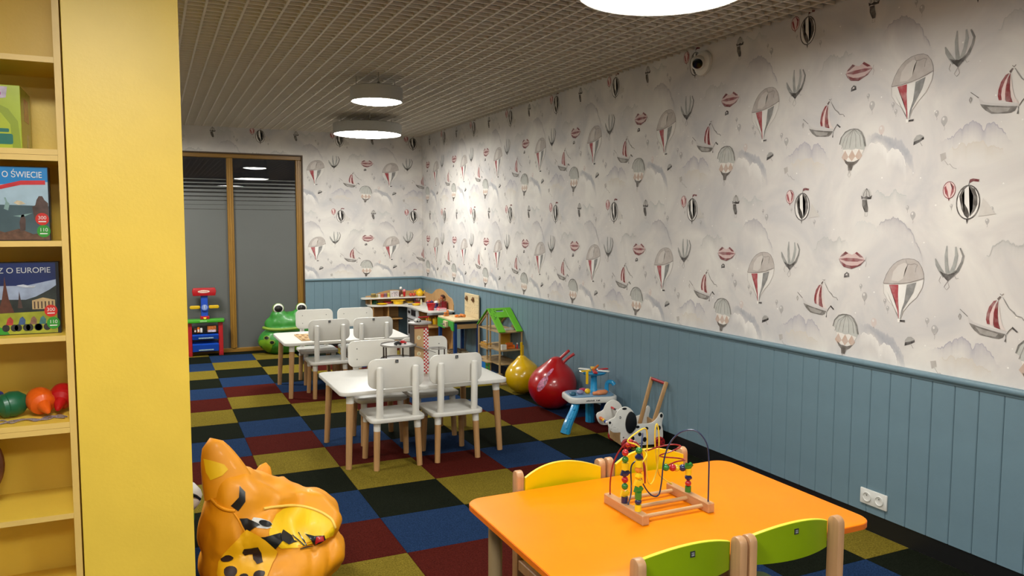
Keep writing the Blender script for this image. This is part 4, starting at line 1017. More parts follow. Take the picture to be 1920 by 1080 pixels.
def dside(yc):
    pts = smooth_path([(a, b, 0) for a, b in prof_n], 3, True)
    return MB().prism([(p.x, p.y) for p in pts], -.006, .006, .002, Matrix.Translation((0, yc, 0)) @ RX90)
near = dside(.0).build('side_board', dwh, dg); far = dside(.222).build('side_board', dwh, dg)
ears = smooth_path([(.055,.278,0),(.085,.255,0),(.098,.21,0),(.095,.165,0),(.07,.13,0),(.045,.118,0),(.022,.14,0),(.012,.18,0),(.016,.225,0),(.032,.262,0)], 4, True)
e = MB().prism([(p.x, p.y) for p in ears], -.005, .005, .001, Matrix.Translation((0, -.0115, 0)) @ RX90).build('ear', BK, near)
for nm, pts in (('spot', ellipse(.005, .300, .018, .008)), ('spot', ellipse(.276, .142, .017, .018)), ('spot', ellipse(.127, .105, .013, .014)), ('spot', ellipse(.067, .077, .019, .020)), ('spot', ellipse(.166, .064, .015, .018)), ('spot', ellipse(.18, .145, .014, .012)), ('spot', ellipse(.295, .232, .011, .015)), ('spot', ellipse(.0, .09, .005, .005)), ('spot', ellipse(.11, .16, .014, .01)), ('nose', ellipse(-.106, .205, .009, .010)), ('eye', ellipse(-.028, .238, .008, .010))):
    MB().prism(pts, 0, .0012, 0, Matrix.Translation((0, -.0060, 0)) @ RX90).build(nm, BK, near, smooth=0)
MB().prism(ellipse(-.030, .238, .004, .006, 12), 0, .0018, 0, Matrix.Translation((0, -.0060, 0)) @ RX90).build('eye_glint', WH, near, smooth=0)
fr_ = MB(); rnd = random.Random(8)
for i in range(9): fr_.prism(ellipse(-.085+rnd.uniform(-.015, .04), .165+rnd.uniform(-.02, .03), .0018, .0018, 6), 0, .001, 0, Matrix.Translation((0, -.0060, 0)) @ RX90)
fr_.build('freckles', BK, near, smooth=0)['kind'] = 'stuff'
m = MB()
for i in range(5): m.prism([(q[0]+.12+.0075*i, q[1]+.037) for q in ((0, -.003), (.006, -.003), (.006, .004), (.001, .004))], 0, .001, 0, Matrix.Translation((0, -.0060, 0)) @ RX90)
m.build('maker_mark', BK, near, smooth=0)
MB().span((-.016, .006, .03), (-.004, .216, .125), .002).build('front_board', dwx, dg)
MB().span((-.004, .006, .028), (.295, .216, .038)).build('bottom_board', dwx, dg)
MB().span((.285, .006, .038), (.297, .216, .17), .002).build('rear_board', dwx, dg)
wred = mat('wheel_red', '#9c1a20', .4, .05)
for x, y in ((.021, -.018), (.278, -.018), (.021, .240), (.278, .240)):
    wheel = MB().lathe([(.012, -.012), (.036, -.012), (.040, -.008), (.040, .008), (.036, .012), (.012, .012), (.010, .015), (0, .015)], 28, Matrix.Translation((x, y, .040)) @ Matrix.Rotation(PI/2, 4, 'X')).build('wheel', wred, dg)
    hs = MB(); sgn = -1 if y < 0.1 else 1
    for k in range(6): hs.cyl((x+.024*math.cos(k*PI/3), y+sgn*.0121, .040+.024*math.sin(k*PI/3)), (x+.024*math.cos(k*PI/3), y+sgn*.0127, .040+.024*math.sin(k*PI/3)), .0065, n=10)
    hs.build('wheel_hole', mat('dark_red', '#3d0a0c', .6), wheel, smooth=0)
for y, hx_ in ((.016, .343), (.208, .318)):
    a, b = Vector((.205, y, .06)), Vector((hx_, y, .475)); d = (b-a).normalized(); q = Matrix.Translation((a+b)/2) @ d.to_track_quat('Z', 'Y').to_matrix().to_4x4()
    MB().box((0, 0, 0), (.018, .030, (b-a).length), .006, q, 2).build('handle_bar', dw, dg)
MB().cyl((.338, .014, .462), (.314, .210, .464), .011, n=16).build('grip', wred, dg)
for (x, z), cs in (((-.094, .186), (OR, WH, NV, YL, OR, OR)), ((-.006, .262), (YL, BK, WH, BK, RD, RD))):
    MB().cyl((x, .006, z), (x, .216, z), .003, n=8).build('bead_rod', steel_d, dg)
    for i, m_ in enumerate(cs):
        yy = .035+.032*i
        MB().cyl((x, yy-.012, z), (x, yy+.012, z), (.013 if z < .2 else .008), n=14).build('bead', m_, dg)
# ------------------------------------------------------------------ toy parking garage on the near white table
gw = mat('garage_wood', '#b9966a', .45, .08, 20); ggr = mat('garage_grey', '#8d8985', .4, .04); gdk = mat('garage_dark', '#3a2d26', .5, .05)
gt = thing('toy_garage', 'wooden toy parking tower with checkered strip and ring ramps on the near white table', 'toy garage', (1.165, -4.68, .522))
MB().span((-.052, -.045, 0), (.055, .05, .36), .002).build('tower', gw, gt)
MB().span((-.056, -.047, 0), (-.052, .052, .36)).build('tower_side', gdk, gt)
m1, m2 = MB(), MB()
for i in range(26):
    for j in range(3):
        (m1 if (i+j) % 2 else m2).span((.019+.012*j, -.0465, .005+.0128*i), (.031+.012*j, -.0450, .0178+.0128*i))
m1.build('checker_red', RD, gt, smooth=0)['kind'] = 'stuff'; m2.build('checker_white', WH, gt, smooth=0)['kind'] = 'stuff'
MB().span((-.052, -.0462, .338), (.055, -.0450, .352)).span((-.052, -.0462, .36), (.055, .05, .368)).build('red_band', mat('garage_red', '#8c2a26', .4), gt, smooth=0)
for zz, s in ((.272, '3'), (.155, '2')):
    d = MB().prism(ellipse(-.018, zz, .015, .015, 20), 0, .0010, 0, Matrix.Translation((0, -.0450, 0)) @ RX90).build('number_disc', mat('cream_disc', '#d9cda8', .5), gt, smooth=0)
    lettering(s, .022, facing(-.0235, -.0465, zz-.008), BK, d)
MB().lathe([(.075, .368), (.086, .370), (.086, .380), (.075, .384), (0, .384)], 32, None, (.005, 0, 0)).build('roof_deck', ggr, gt)
MB().span((.07, .02, .384), (.075, .026, .415)).span((.0, .02, .41), (.085, .026, .418)).build('barrier', RD, gt)
def ring(c, R0, z, a0, a1, name, wd=.03):
    mb = MB(); rows = []
    N = 40
    for i in range(N+1):
        a = a0+(a1-a0)*i/N; zz = z if not callable(z) else z(i/N)
        rows.append([mb.bm.verts.new((c[0]+r*math.cos(a), c[1]+r*math.sin(a), zz+h)) for r, h in ((R0-wd, 0), (R0, 0), (R0, .008), (R0-.004, .008), (R0-.005, .004), (R0-wd, .004))])
    for a, b in zip(rows, rows[1:]):
        for q in range(6): mb.bm.faces.new((a[q], a[(q+1) % 6], b[(q+1) % 6], b[q]))
    mb.bm.faces.new(rows[0]); mb.bm.faces.new(rows[-1][::-1]); bmesh.ops.recalc_face_normals(mb.bm, faces=mb.bm.faces)
    return mb.build(name, ggr, gt)
cL = (-.165, -.02)
MB().lathe([(.125, .222), (.130, .224), (.130, .236), (.126, .236), (.124, .228), (0, .228)], 44, None, (*cL, 0)).build('parking_deck', ggr, gt)
MB().lathe([(.118, .2285), (0, .2286)], 40, None, (*cL, 0)).build('deck_surface', WH, gt, smooth=0)
MB().lathe([(.125, .118), (.130, .120), (.130, .132), (.126, .132), (.124, .124), (0, .124)], 44, None, (*cL, 0)).build('parking_deck', ggr, gt)
for a in (3.6, 5.2, 1.0, 2.4): MB().cyl((cL[0]+.118*math.cos(a), cL[1]+.118*math.sin(a), 0), (cL[0]+.118*math.cos(a), cL[1]+.118*math.sin(a), .226), .006, n=10).build('support_post', gdk, gt)
ring((.115, -.01), .085, lambda t: .185-.02*t, -2.2, 2.6, 'ramp')
MB().prism([(-.06, .0), (.10, -.062), (.10, -.056), (-.06, .006)], 0, .03, .0, Matrix.Translation((.0, -.050, .218)) @ RX90).build('ramp', ggr, gt)
for a in (-.6, .8): MB().cyl((.115+.075*math.cos(a), -.01+.075*math.sin(a), 0), (.115+.075*math.cos(a), -.01+.075*math.sin(a), .18), .005, n=10).build('support_post', gdk, gt)
def toy_car(loc, rz, m, label):
    t = thing('toy_car', label, 'toy car', loc, rz)
    MB().prism([(-.026, .006), (.026, .006), (.027, .014), (.016, .018), (.008, .028), (-.012, .028), (-.020, .018), (-.027, .015)], -.011, .011, .002, RX90).build('car_body', m, t)
    for x in (-.016, .016):
        for y in (-.0115, .0115): MB().cyl((x, y-.0025, .006), (x, y+.0025, .006), .006, n=12).build('wheel', BK, t)
toy_car((1.150, -4.69, .906), .5, WH, 'white toy car parked on the roof of the toy garage')
toy_car((.985, -4.735, .7515), .2, BK, 'black toy car on the upper ring deck of the toy garage')
toy_car((1.035, -4.70, .7515), -.4, RD, 'red toy car on the upper ring deck of the toy garage')
t = thing('puzzle_board', 'tan wooden puzzle board with letter pieces lying on the far white table', 'puzzle', (.745, -2.50, .522))
MB().span((-.092, -.215, 0), (.092, .205, .010), .002).build('board', mat('puzzle_tan', '#bd9a6a', .5, .08, 20), t)
rnd = random.Random(6)
for i in range(4):
    for j in range(7):
        cx, cy = -.066+.044*i, -.18+.058*j; a = rnd.uniform(-.4, .4)
        MB().prism([(cx+p[0]*math.cos(a)-p[1]*math.sin(a), cy+p[0]*math.sin(a)+p[1]*math.cos(a)) for p in rrect(.028, .034, .008, 2)], .010, .0135, .001).build('puzzle_piece', mat('puzzle_pale' if (i+j) % 3 else 'puzzle_dark', '#cfb184' if (i+j) % 3 else '#8a6238', .5, .05), t)
t = thing('wire_toy', 'small grey ring toy lying between the chairs on the far white table', 'toy', (1.10, -2.33, .522))
MB().tube([(.05*math.cos(a), .035*math.sin(a), .006) for a in [2*PI*i/24 for i in range(24)]], .005, 8, True).build('ring', ggr, t)
MB().tube([(.012+.04*math.cos(a), .03*math.sin(a), .016) for a in [2*PI*i/24 for i in range(24)]], .005, 8, True).build('ring', WH, t)

# ------------------------------------------------------------------ toy market stand before the glass doors
st = thing('market_stand', 'red, green and blue toy market stand before the glass doors', 'play stand', (-.03, .10, 0))
srd = mat('stand_red', '#a3141c', .35, .03, coat=.2); sbl = mat('stand_blue', '#1745a8', .35, .03, coat=.2); sgr = mat('stand_green', '#3f9a22', .35, .03, coat=.2)
for s in (-1, 1):
    p = MB().prism([(-.055, 0), (.055, 0), (.045, .42), (-.04, .42)], -.026, .026, .004, Matrix(((0, 0, 1, s*.178), (1, 0, 0, -.0), (0, 1, 0, 0), (0, 0, 0, 1)))).build('post', srd, st)
    MB().cyl((s*.178, -.055, .035), (s*.178, -.062, .035), .022, n=18).build('foot_wheel', srd, st)
MB().prism(rrect(.45, .15, .02, 4), .412, .452, .008).build('counter_top', sgr, st)
MB().span((-.06, -.079, .422), (.02, -.0745, .442), .001).build('maker_plate', mat('pale_green', '#7fb86a', .4), st)
for z0, z1, zt in ((.205, .255, .0), (.058, .142, .0)):
    tr = MB().prism([(-.06, z0), (.05, z0), (.05, z1+.03), (-.075, z1)], -.15, .15, .004, Matrix(((0, 0, 1, 0), (1, 0, 0, 0), (0, 1, 0, 0), (0, 0, 0, 1)))).build('bin', sbl, st)
    MB().span((-.08, -.0735, z0+.012), (.09, -.0685, z0+.026)).build('label_strip', mat('strip_pale', '#8fa6a8', .4, .3, 80), tr, smooth=0)
MB().span((-.15, -.03, .28), (.15, .05, .29)).build('back_panel', BK, st)
MB().span((-.04, -.02, .48), (.04, .03, .75), .006).build('mast', sbl, st)
MB().span((-.052, -.05, .452), (.052, .04, .49), .006).build('scanner', srd, st)
MB().cyl((0, -.03, .462), (0, -.051, .475), .018, n=16).build('button', YL, st)
fc = MB().cyl((0, -.02, .60), (0, -.036, .60), .046, n=24).build('dial', sbl, st)
MB().cyl((0, -.036, .60), (0, -.039, .60), .034, n=24).build('dial_face', mat('dial_pale', '#7f93c4', .3, .3, 70), fc)
MB().span((-.003, -.042, .585), (.003, -.039, .628)).build('hand', WH, fc, smooth=0)
for s in (-1, 1): MB().prism(rrect(.12, .040, .019, 5, s*.108, .600), -.012, .012, .003, RX90).build('scale_tray', mat('stand_yellow', '#c9a312', .35, .04), st)
sg = MB().prism([(-.128, .742), (.128, .742), (.138, .80), (.125, .838), (-.125, .838), (-.138, .80)], -.03, .045, .008, RX90).build('sign', srd, st)
o = MB().prism(ellipse(-.005, .795, .068, .017, 24), .045, .047, 0, RX90).build('sign_oval', mat('sign_cream', '#d8c9b8', .4, .1, 60), sg, smooth=0)
mm = MB()
for i in range(9): mm.prism([(q[0]-.055+.011*i, q[1]+.789) for q in ((0, 0), (.007, 0), (.007, .009+.003*(i % 2)), (0, .009+.003*(i % 2)))], .047, .0475, 0, RX90)
mm.build('sign_mark', srd, o, smooth=0)
for x, m_, w_, h_, l in ((-.115, BR, .024, .05, 'small brown toy grocery box in the upper blue bin of the stand'), (-.078, OR, .026, .065, 'small orange toy grocery box in the upper blue bin of the stand'), (-.045, WH, .024, .055, 'small white toy grocery box in the upper blue bin of the stand')):
    t = thing('grocery_box', l, 'box', (-.03+x, .075, .292), 0, 'toy groceries in the stand')
    MB().span((-w_/2, -.015, 0), (w_/2, .015, h_), .001).build('carton', m_, t); MB().span((-w_/2+.003, -.0158, .01), (w_/2-.003, -.015, h_*.6)).build('printed_panel', lam, t, smooth=0)
t = thing('grocery_box', 'wide orange printed toy grocery box in the upper blue bin of the stand', 'box', (.045, .075, .292), 0, 'toy groceries in the stand')
MB().span((-.05, -.015, 0), (.05, .015, .075), .001).build('carton', mat('grocery_print', '#b5622a', .4, .5, 60), t); MB().span((-.045, -.0158, .0), (.045, -.015, .028)).build('printed_panel', mat('grocery_print2', '#b9aec0', .4, .4, 70), t, smooth=0)

# ------------------------------------------------------------------ bean bags
def blob(els, name, m, par, vox=.02, sm=14, cutz=0., wr=0., seed=0):
    mb = MB()
    for c, r, rot in els:
        mb.ell(c, r, 24, 14, Matrix.Translation(c) @ Matrix.Rotation(rot[1], 4, 'Y') @ Matrix.Rotation(rot[0], 4, 'X') @ Matrix.Translation([-q for q in c]))
    me = bpy.data.meshes.new('tmp'); mb.bm.to_mesh(me); mb.bm.free()
    o = bpy.data.objects.new('tmp', me); C.objects.link(o)
    a = o.modifiers.new('r', 'REMESH'); a.mode = 'VOXEL'; a.voxel_size = vox
    b = o.modifiers.new('s', 'SMOOTH'); b.iterations = sm; b.factor = .6
    dg = bpy.context.evaluated_depsgraph_get(); dg.update()
    m2 = bpy.data.meshes.new_from_object(o.evaluated_get(dg))
    bpy.data.objects.remove(o); bpy.data.meshes.remove(me)
    m2.name = name
    vs = m2.vertices; m2.calc_loop_triangles()
    nr = [v.normal.copy() for v in vs]
    for v, n in zip(vs, nr):
        if wr:
            p = v.co*5.5
            f = 1-abs(pnoise((p.x*1.4+seed, p.y*1.4, p.z*.55)))*2
            v.co += n*wr*(f-.4)+n*wr*.5*pnoise((p.x*3+seed, p.y*3, p.z*2.2))
        if v.co.z < cutz: v.co.z = cutz+.15*(v.co.z-cutz)*0
    m2.materials.clear(); m2.materials.append(m)
    for p in m2.polygons: p.use_smooth = True
    ob = bpy.data.objects.new(name, m2); C.objects.link(ob)
    if par is not None:
        ob.parent = par
        m2.transform(Matrix.Translation(-par.location))
    bvh = BVHTree.FromPolygons([v.co+(par.location if par else Vector()) for v in vs], [p.vertices for p in m2.polygons])
    return ob, bvh
EYE = Vector((-.5961, -10.06, 1.61))
def felt(bvh, aim, pts, off, name, m, par, k=.00234, c=(0, 0), rot=0):
    o = patch(bvh, EYE, aim, [((x-c[0])*k, (c[1]-y)*k) for x, y in pts], off, name, m, par, rot)
    o.data.transform(Matrix.Translation(-par.location if par.parent is None else -par.parent.location))
    return o
vin = dict(coat=.15)
tg_or = mat('tiger_orange', '#e29204', .55, .05, 6, coat=.04); tg_yl = mat('tiger_yellow', '#efbf06', .5, .03, 6, coat=.05)
tg_bk = mat('tiger_black', '#121313', .3, .05, coat=.3); tg_br = mat('tiger_brown', '#2a1712', .5, .05); felt_w = mat('felt_white', '#cfcdc6', .6, .03)
tg = thing('tiger_beanbag', 'yellow and orange tiger beanbag with black paw pads beside the yellow cabinet', 'beanbag', (-.13, -6.62, 0))
tb, tv = blob([((-.155, -6.62, .15), (.305, .31, .17), (0, 0)), ((-.17, -6.74, .30), (.17, .13, .12), (0, .3)), ((-.27, -6.62, .32), (.185, .20, .23), (0, .1)), ((-.30, -6.66, .47), (.12, .12, .11), (0, .3)),
               ((-.13, -6.62, .36), (.20, .17, .13), (0, .35)), ((-.02, -6.68, .335), (.155, .17, .095), (.2, .14)), ((.05, -6.70, .17), (.09, .14, .09), (0, 0)), ((-.255, -6.70, .435), (.11, .10, .10), (0, .4))], 'bag', tg_or, tg, .014, 7, 0., .016, 3)
# the muzzle has sunk into a shallow bowl; soft folds run down from the face
mc = Vector((-.045, -6.83, .375))-tg.location
for v in tb.data.vertices:
    q = v.co-mc; r = math.sqrt((q.x/.155)**2+(q.z/.10)**2+(q.y/.2)**2)
    if r < 1: v.co += Vector((-.1, .75, -.65))*.05*(1-r*r)**1.0
    for fx, fz, dx_, am in ((-.30, .34, .18, .010), (-.26, .30, .10, .009), (-.02, .25, -.25, .012), (.06, .22, -.3, .010), (-.10, .27, .5, .008)):
        if v.co.y < .05 and .06 < v.co.z < .42:
            s = (v.co.x-(fx-tg.location.x))+dx_*(v.co.z-fz); v.co.y += am*math.exp(-(s/.014)**2)*math.exp(-((v.co.z-fz)/.10)**2)
tb.data.update()
tv = BVHTree.FromPolygons([v.co+tg.location for v in tb.data.vertices], [p.vertices for p in tb.data.polygons])
# ears: folded cloth cones
def ear(base, tip, wd, name):
    e = MB(); b, t_ = Vector(base), Vector(tip); ax = t_-b; r = ax.cross(Vector((.1, 1, 0))).normalized()
    f = ax.cross(r).normalized()
    rows = []
    for i in range(9):
        q = i/8; p = b+ax*q; w_ = wd*((1-q)**.45)*(1 if q < 1 else 0)+.002
        rows.append([e.bm.verts.new(p+r*w_*math.cos(a)+f*(w_*.42)*math.sin(a)) for a in [2*PI*j/16 for j in range(16)]])
    for x, y in zip(rows, rows[1:]):
        for j in range(16): e.bm.faces.new((x[j], x[(j+1) % 16], y[(j+1) % 16], y[j]))
    e.bm.faces.new(rows[0]); e.bm.faces.new(rows[-1]); bmesh.ops.recalc_face_normals(e.bm, faces=e.bm.faces)
    o = e.build(name, tg_or, tg, world=True, smooth=80)
    bv_ = BVHTree.FromPolygons([v.co+tg.location for v in o.data.vertices], [p.vertices for p in o.data.polygons])
    return o, bv_
e1, ev1 = ear((-.33, -6.70, .50), (-.40, -6.66, .722), .105, 'ear')
e2, ev2 = ear((-.20, -6.58, .44), (-.165, -6.55, .555), .055, 'ear')
kk = .00234/4.32*1.0
def F(cx, cy, pts, off, name, m, aim, par=None, bv_=None): return felt(bv_ or tv, aim, pts, off, name, m, par or tb, kk, (cx, cy))
F(270, 270, [(180,185),(250,212),(325,245),(352,285),(310,325),(225,352),(195,290)], .003, 'ear_lining', tg_yl, (-.383, -6.75, .615), e1, ev1)
F(415, 440, [(425,345),(465,395),(465,465),(412,530),(360,485),(420,430)], .004, 'stripe', tg_bk, (-.311, -6.85, .510))
F(560, 660, [(545,610),(600,625),(660,655),(695,695),(640,705),(570,690),(520,650)], .003, 'eye_white', felt_w, (-.247, -6.85, .395))
F(560, 660, [(445,605),(500,610),(545,640),(590,672),(545,690),(500,720)], .006, 'eye_patch', tg_bk, (-.247, -6.85, .395))
F(560, 660, [(625+45*math.cos(a)*.94-20*math.sin(a)*.34, 667+45*math.cos(a)*.34+20*math.sin(a)*.94) for a in [2*PI*i/16 for i in range(16)]], .008, 'pupil', tg_bk, (-.247, -6.85, .395))
F(660, 810, [(540,755),(640,765),(750,750),(772,800),(690,880),(620,840)], .005, 'nose', tg_bk, (-.201, -6.85, .308))
F(940, 670, [(705,640),(740,570),(790,530),(850,515),(950,535),(1040,570),(1110,610),(1170,660),(1185,720),(1170,770),(1050,800),(900,830),(780,822),(700,760),(690,700)], .003, 'muzzle', tg_yl, (-.06, -6.85, .358))
F(940, 670, [(785,690),(850,740),(870,780),(900,792),(830,800),(780,765),(772,725)], .007, 'cheek_spot', tg_bk, (-.06, -6.85, .358))
for q in ([(850,738),(858,736),(945,818),(936,822)], [(903,722),(910,718),(964,810),(956,816)], [(912,836),(1010,824),(1012,834),(915,846)]): F(940, 670, q, .007, 'whisker', tg_bk, (-.06, -6.85, .358))
F(940, 670, [(955,735),(1030,762),(1100,768),(1102,790),(1030,826),(1000,790)], .007, 'mouth', tg_bk, (-.06, -6.85, .358))
F(940, 670, [(1045,772),(1092,776),(1088,792),(1035,812),(1030,792)], .010, 'tongue', RD, (-.06, -6.85, .358))
def seam(aim, c, pts, off, r, name, m):
    d = (Vector(aim)-EYE).normalized(); rr = d.cross(Vector((0, 0, 1))).normalized(); uu = rr.cross(d); out = []
    for p in smooth_path([(x, y, 0) for x, y in pts], 5):
        hit, n, _, _ = tv.ray_cast(Vector(aim)-d+rr*(p.x-c[0])*kk+uu*(c[1]-p.y)*kk, d)
        if hit is not None: out.append(hit+(n if n.dot(d) < 0 else -n)*off)
    if len(out) > 2: MB().tube(out, r, 8).build(name, m, tb.parent, world=True)
seam((-.06, -6.85, .358), (940, 670), [(650,520),(740,512),(850,508),(950,528),(1040,562),(1110,602),(1165,650),(1185,710)], .003, .006, 'muzzle_seam', mat('seam_pale', '#f2c95a', .5, .03))
seam((-.311, -6.85, .510), (415, 440), [(180,330),(215,400),(270,470),(330,510),(390,525)], .003, .007, 'ear_seam', tg_or)
seam((-.247, -6.85, .395), (560, 660), [(390,535),(440,620),(480,700),(500,730)], .002, .004, 'face_seam', tg_or)
pw = mat('paw_yellow', '#efb00e', .45, .04, 8)
F(480, 940, [(500,735),(560,770),(640,840),(705,905),(690,960),(655,1030),(620,1100),(560,1160),(400,1170),(320,1100),(290,1020),(300,940),(330,880),(420,800)], .012, 'paw', pw, (-.289, -6.85, .257))
for q in (ellipse(362, 920, 45, 32, 14), ellipse(382, 1022, 45, 38, 14), ellipse(470, 1072, 36, 26, 12), ellipse(575, 1068, 36, 26, 12), [(450,880),(480,855),(580,855),(600,900),(600,990),(565,998),(540,960),(530,925),(480,910)]):
    F(480, 940, q, .017, 'paw_pad', tg_br, (-.289, -6.85, .257))
F(1260, 1040, [(1160,1080),(1200,1010),(1270,980),(1330,1000),(1345,1080),(1320,1160),(1200,1170)], .008, 'paw', pw, (.107, -6.85, .128))
for q in (ellipse(1212, 1068, 22, 28, 12), ellipse(1278, 1035, 20, 38, 12), ellipse(1322, 1040, 9, 30, 10)): F(1260, 1040, q, .013, 'paw_pad', tg_br, (.107, -6.85, .128))
F(980, 1060, [(930,1085),(975,1062),(1003,1048),(985,1080),(960,1100)], .006, 'stripe', tg_bk, (-.05, -6.85, .13))

fg_d = mat('frog_green', '#2f7f2c', .42, .06, 6, **vin); fg_l = mat('frog_lime', '#6f9a1a', .42, .05, 6, **vin); fg_y = mat('frog_fold', '#75902a', .45, .08, 8)
fg = thing('frog_beanbag', 'green frog beanbag with bulging white-ringed eyes in front of the glass doors', 'beanbag', (.93, -.10, 0))
fb, fv = blob([((.915, -.09, .165), (.345, .225, .19), (0, 0)), ((.945, -.03, .36), (.29, .17, .15), (0, 0)), ((.83, -.06, .46), (.10, .10, .10), (0, 0)), ((1.08, -.06, .46), (.10, .10, .10), (0, 0))], 'bag', fg_d, fg, .016, 8, 0., .012, 8)
def disc(bvh, aim, r, off, nm, m, par, n=20, sy=1.): return felt(bvh, aim, ellipse(0, 0, r, r*sy, n), off, nm, m, par, 1., (0, 0))
for ex, ez in ((.822, .572), (1.105, .567)):
    eb = MB().ell((ex, -.085, ez-.012), (.072, .05, .070)).build('eye', fg_l, fg, world=True)
    ev = BVHTree.FromPolygons([v.co+fg.location for v in eb.data.vertices], [p.vertices for p in eb.data.polygons])
    disc(ev, (ex-.004, -.13, ez-.004), .060, .003, 'eye_ring', felt_w, eb)
    disc(ev, (ex-.004, -.13, ez-.006), .046, .006, 'pupil', tg_bk, eb, sy=.85)
MB().tube(smooth_path([(.63, -.13, .335), (.70, -.21, .322), (.82, -.262, .318), (.95, -.275, .322), (1.08, -.262, .33), (1.2, -.20, .34)], 5), .019, 12).build('mouth_fold', fg_y, fg, world=True, smooth=80)
lm = [(-.17, .08), (-.05, .09), (-.02, .02), (-.05, -.07), (-.16, -.06), (-.22, -.02)]
felt(fv, (.74, -.28, .12), [(x, -y) for x, y in lm], .003, 'lime_panel', fg_l, fb, 1., (0, 0))
felt(fv, (1.02, -.30, .10), [(x*.8+.12, -y) for x, y in lm], .003, 'lime_panel', fg_l, fb, 1., (0, 0))
for a, b in ((.655, .222), (.715, .165)):
    disc(fv, (a, -.26, b), .036, .006, 'spot_ring', fg_y, fb, sy=.8); disc(fv, (a, -.26, b), .024, .009, 'spot', tg_bk, fb, sy=.75)

gz = thing('green_beanbag', 'green beanbag with black and white striped top, barely showing behind the yellow cabinet', 'beanbag', (-.80, -6.02, 0))
gb, gv = blob([((-.80, -6.02, .17), (.355, .32, .19), (0, 0)), ((-.80, -5.98, .34), (.30, .24, .16), (0, 0))], 'bag', fg_d, gz, .018, 8, 0., .01, 5)
MB().ell((-.60, -6.10, .30), (.19, .16, .10), 20, 12).build('muzzle', felt_w, gz, world=True)
for a in (.0, .05, .10): MB().tube(smooth_path([(-.52+.02*a, -6.24+a, .36), (-.455+.02*a, -6.20+a, .335), (-.425, -6.15+a, .295)], 5), .008, 8).build('stripe', tg_bk, gz, world=True)

# ------------------------------------------------------------------ yellow bookcase at the left edge, yellow cabinet end beside it
by_ = mat('bookcase_yellow', '#e8c448', .42, .04, 5, bump=.04, bscale=90); be = mat('bookcase_edge', '#dcb866', .45, .04, 8)
bc = thing('bookcase', 'tall pale yellow bookcase with open shelves at the left edge', 'bookcase', (-1.35, -6.94, 0))
K = lambda m, n, mt, p=bc, **k: m.build(n, mt, p, world=True, **k)
YF_, YR = -7.10, -6.78
BX0, BX1 = -1.86, -.846
K(MB().span((BX1-.020, YF_, .0), (BX1, YR, 2.50)), 'side_panel', by_, smooth=0); K(MB().span((BX0, YF_, .0), (BX0+.02, YR, 2.50)), 'side_panel', by_, smooth=0)
K(MB().span((BX1-.0200, YF_-.0012, .0), (BX1, YF_, 2.50)), 'edge_strip', be, smooth=0)
K(MB().span((BX0+.02, YR-.008, .0), (BX1-.02, YR, 2.50)), 'back_panel', by_, smooth=0)
for z in (2.500, 2.154, 1.856, 1.837, 1.556, 1.239, .944, .925, .627, .32, .06):
    s_ = K(MB().span((BX0+.02, YF_+.001, z-.0182), (BX1-.0205, YR-.008, z)), 'shelf', by_, smooth=0)
    K(MB().span((BX0+.02, YF_-.0002, z-.0182), (BX1-.0205, YF_+.001, z)), 'edge_strip', be, s_, smooth=0)
cb = thing('yellow_cabinet', 'tall yellow cabinet seen from its plain end, right of the bookcase', 'cabinet', (-.67, -6.85, 0))
K(MB().span((-.840, -7.112, 0), (-.4885, -7.094, 2.52), .0012), 'end_panel', by_, cb, smooth=0)
K(MB().span((-.840, -6.618, 0), (-.4885, -6.60, 2.52), .0012), 'end_panel', by_, cb, smooth=0)
K(MB().span((-.840, -7.094, 0), (-.832, -6.618, 2.52)), 'back_panel', by_, cb, smooth=0)
for z in (2.52, 2.15, 1.84, 1.54, 1.23, .93, .62, .32, .06): K(MB().span((-.832, -7.094, z-.018), (-.4885, -6.618, z)), 'shelf', by_, cb, smooth=0)

# things on the shelves
def art(par, pts, y, m, name='cover_art', th=.0004): return MB().prism(pts, 0, th, 0, Matrix.Translation((0, y, 0)) @ RX90).build(name, m, par, smooth=0)
A_ = lambda n, h, v=.1, s=30: mat('art_'+n, h, .3, v, s, coat=.2)
# green craft box
t = thing('craft_box', 'lime green craft box with a rounded printed arch on an upper shelf', 'box', (-1.095, -6.93, 1.856))
MB().span((-.125, -.125, 0), (.125, .105, .206), .001).build('carton', A_('lime', '#a3b21c', .04), t)
art(t, [(-.125, 0), (.122, 0), (.116, .09), (.09, .13), (.05, .15), (-.125, .155)], -.1252, A_('lime2', '#8a9a0c', .03))
art(t, [(-.125, 0), (.098, 0), (.094, .08), (.07, .115), (.03, .135), (-.125, .14)], -.1256, A_('lime3', '#a9b51e', .03))
art(t, rrect(.12, .034, .006, 3, .04, .032), -.1260, A_('teal', '#176a5c', .08)); art(t, rrect(.05, .012, .003, 2, .065, .06), -.1260, A_('teal', ''))
art(t, [(.0, .15), (.085, .165), (.09, .20), (.0, .203)], -.1256, A_('lilac', '#b9a8b8', .2, 60))
m = MB()
for i in range(7): m.prism([(.005+.010*i, .173), (.012+.010*i, .173), (.012+.010*i, .182), (.005+.010*i, .182)], 0, .0004, 0, Matrix.Translation((0, -.1262, 0)) @ RX90)
m.build('printed_line', A_('magenta', '#a0307a', .1), t, smooth=0)
m = MB()
for q in (.118, .108):
    for i in range(6): m.prism([(.0+.010*i, q), (.008+.010*i, q), (.008+.010*i, q+.004), (.0+.010*i, q+.004)], 0, .0004, 0, Matrix.Translation((0, -.1262, 0)) @ RX90)
m.build('printed_line', BK, t, smooth=0)
MB().span((.1252, -.05, .10), (.1258, .05, .175)).build('side_print', A_('side_red', '#a8522a', .5, 40), t, smooth=0); MB().span((.1252, -.0, .005), (.1258, .05, .06)).build('side_print', A_('side_pale', '#b9b08a', .3, 60), t, smooth=0)
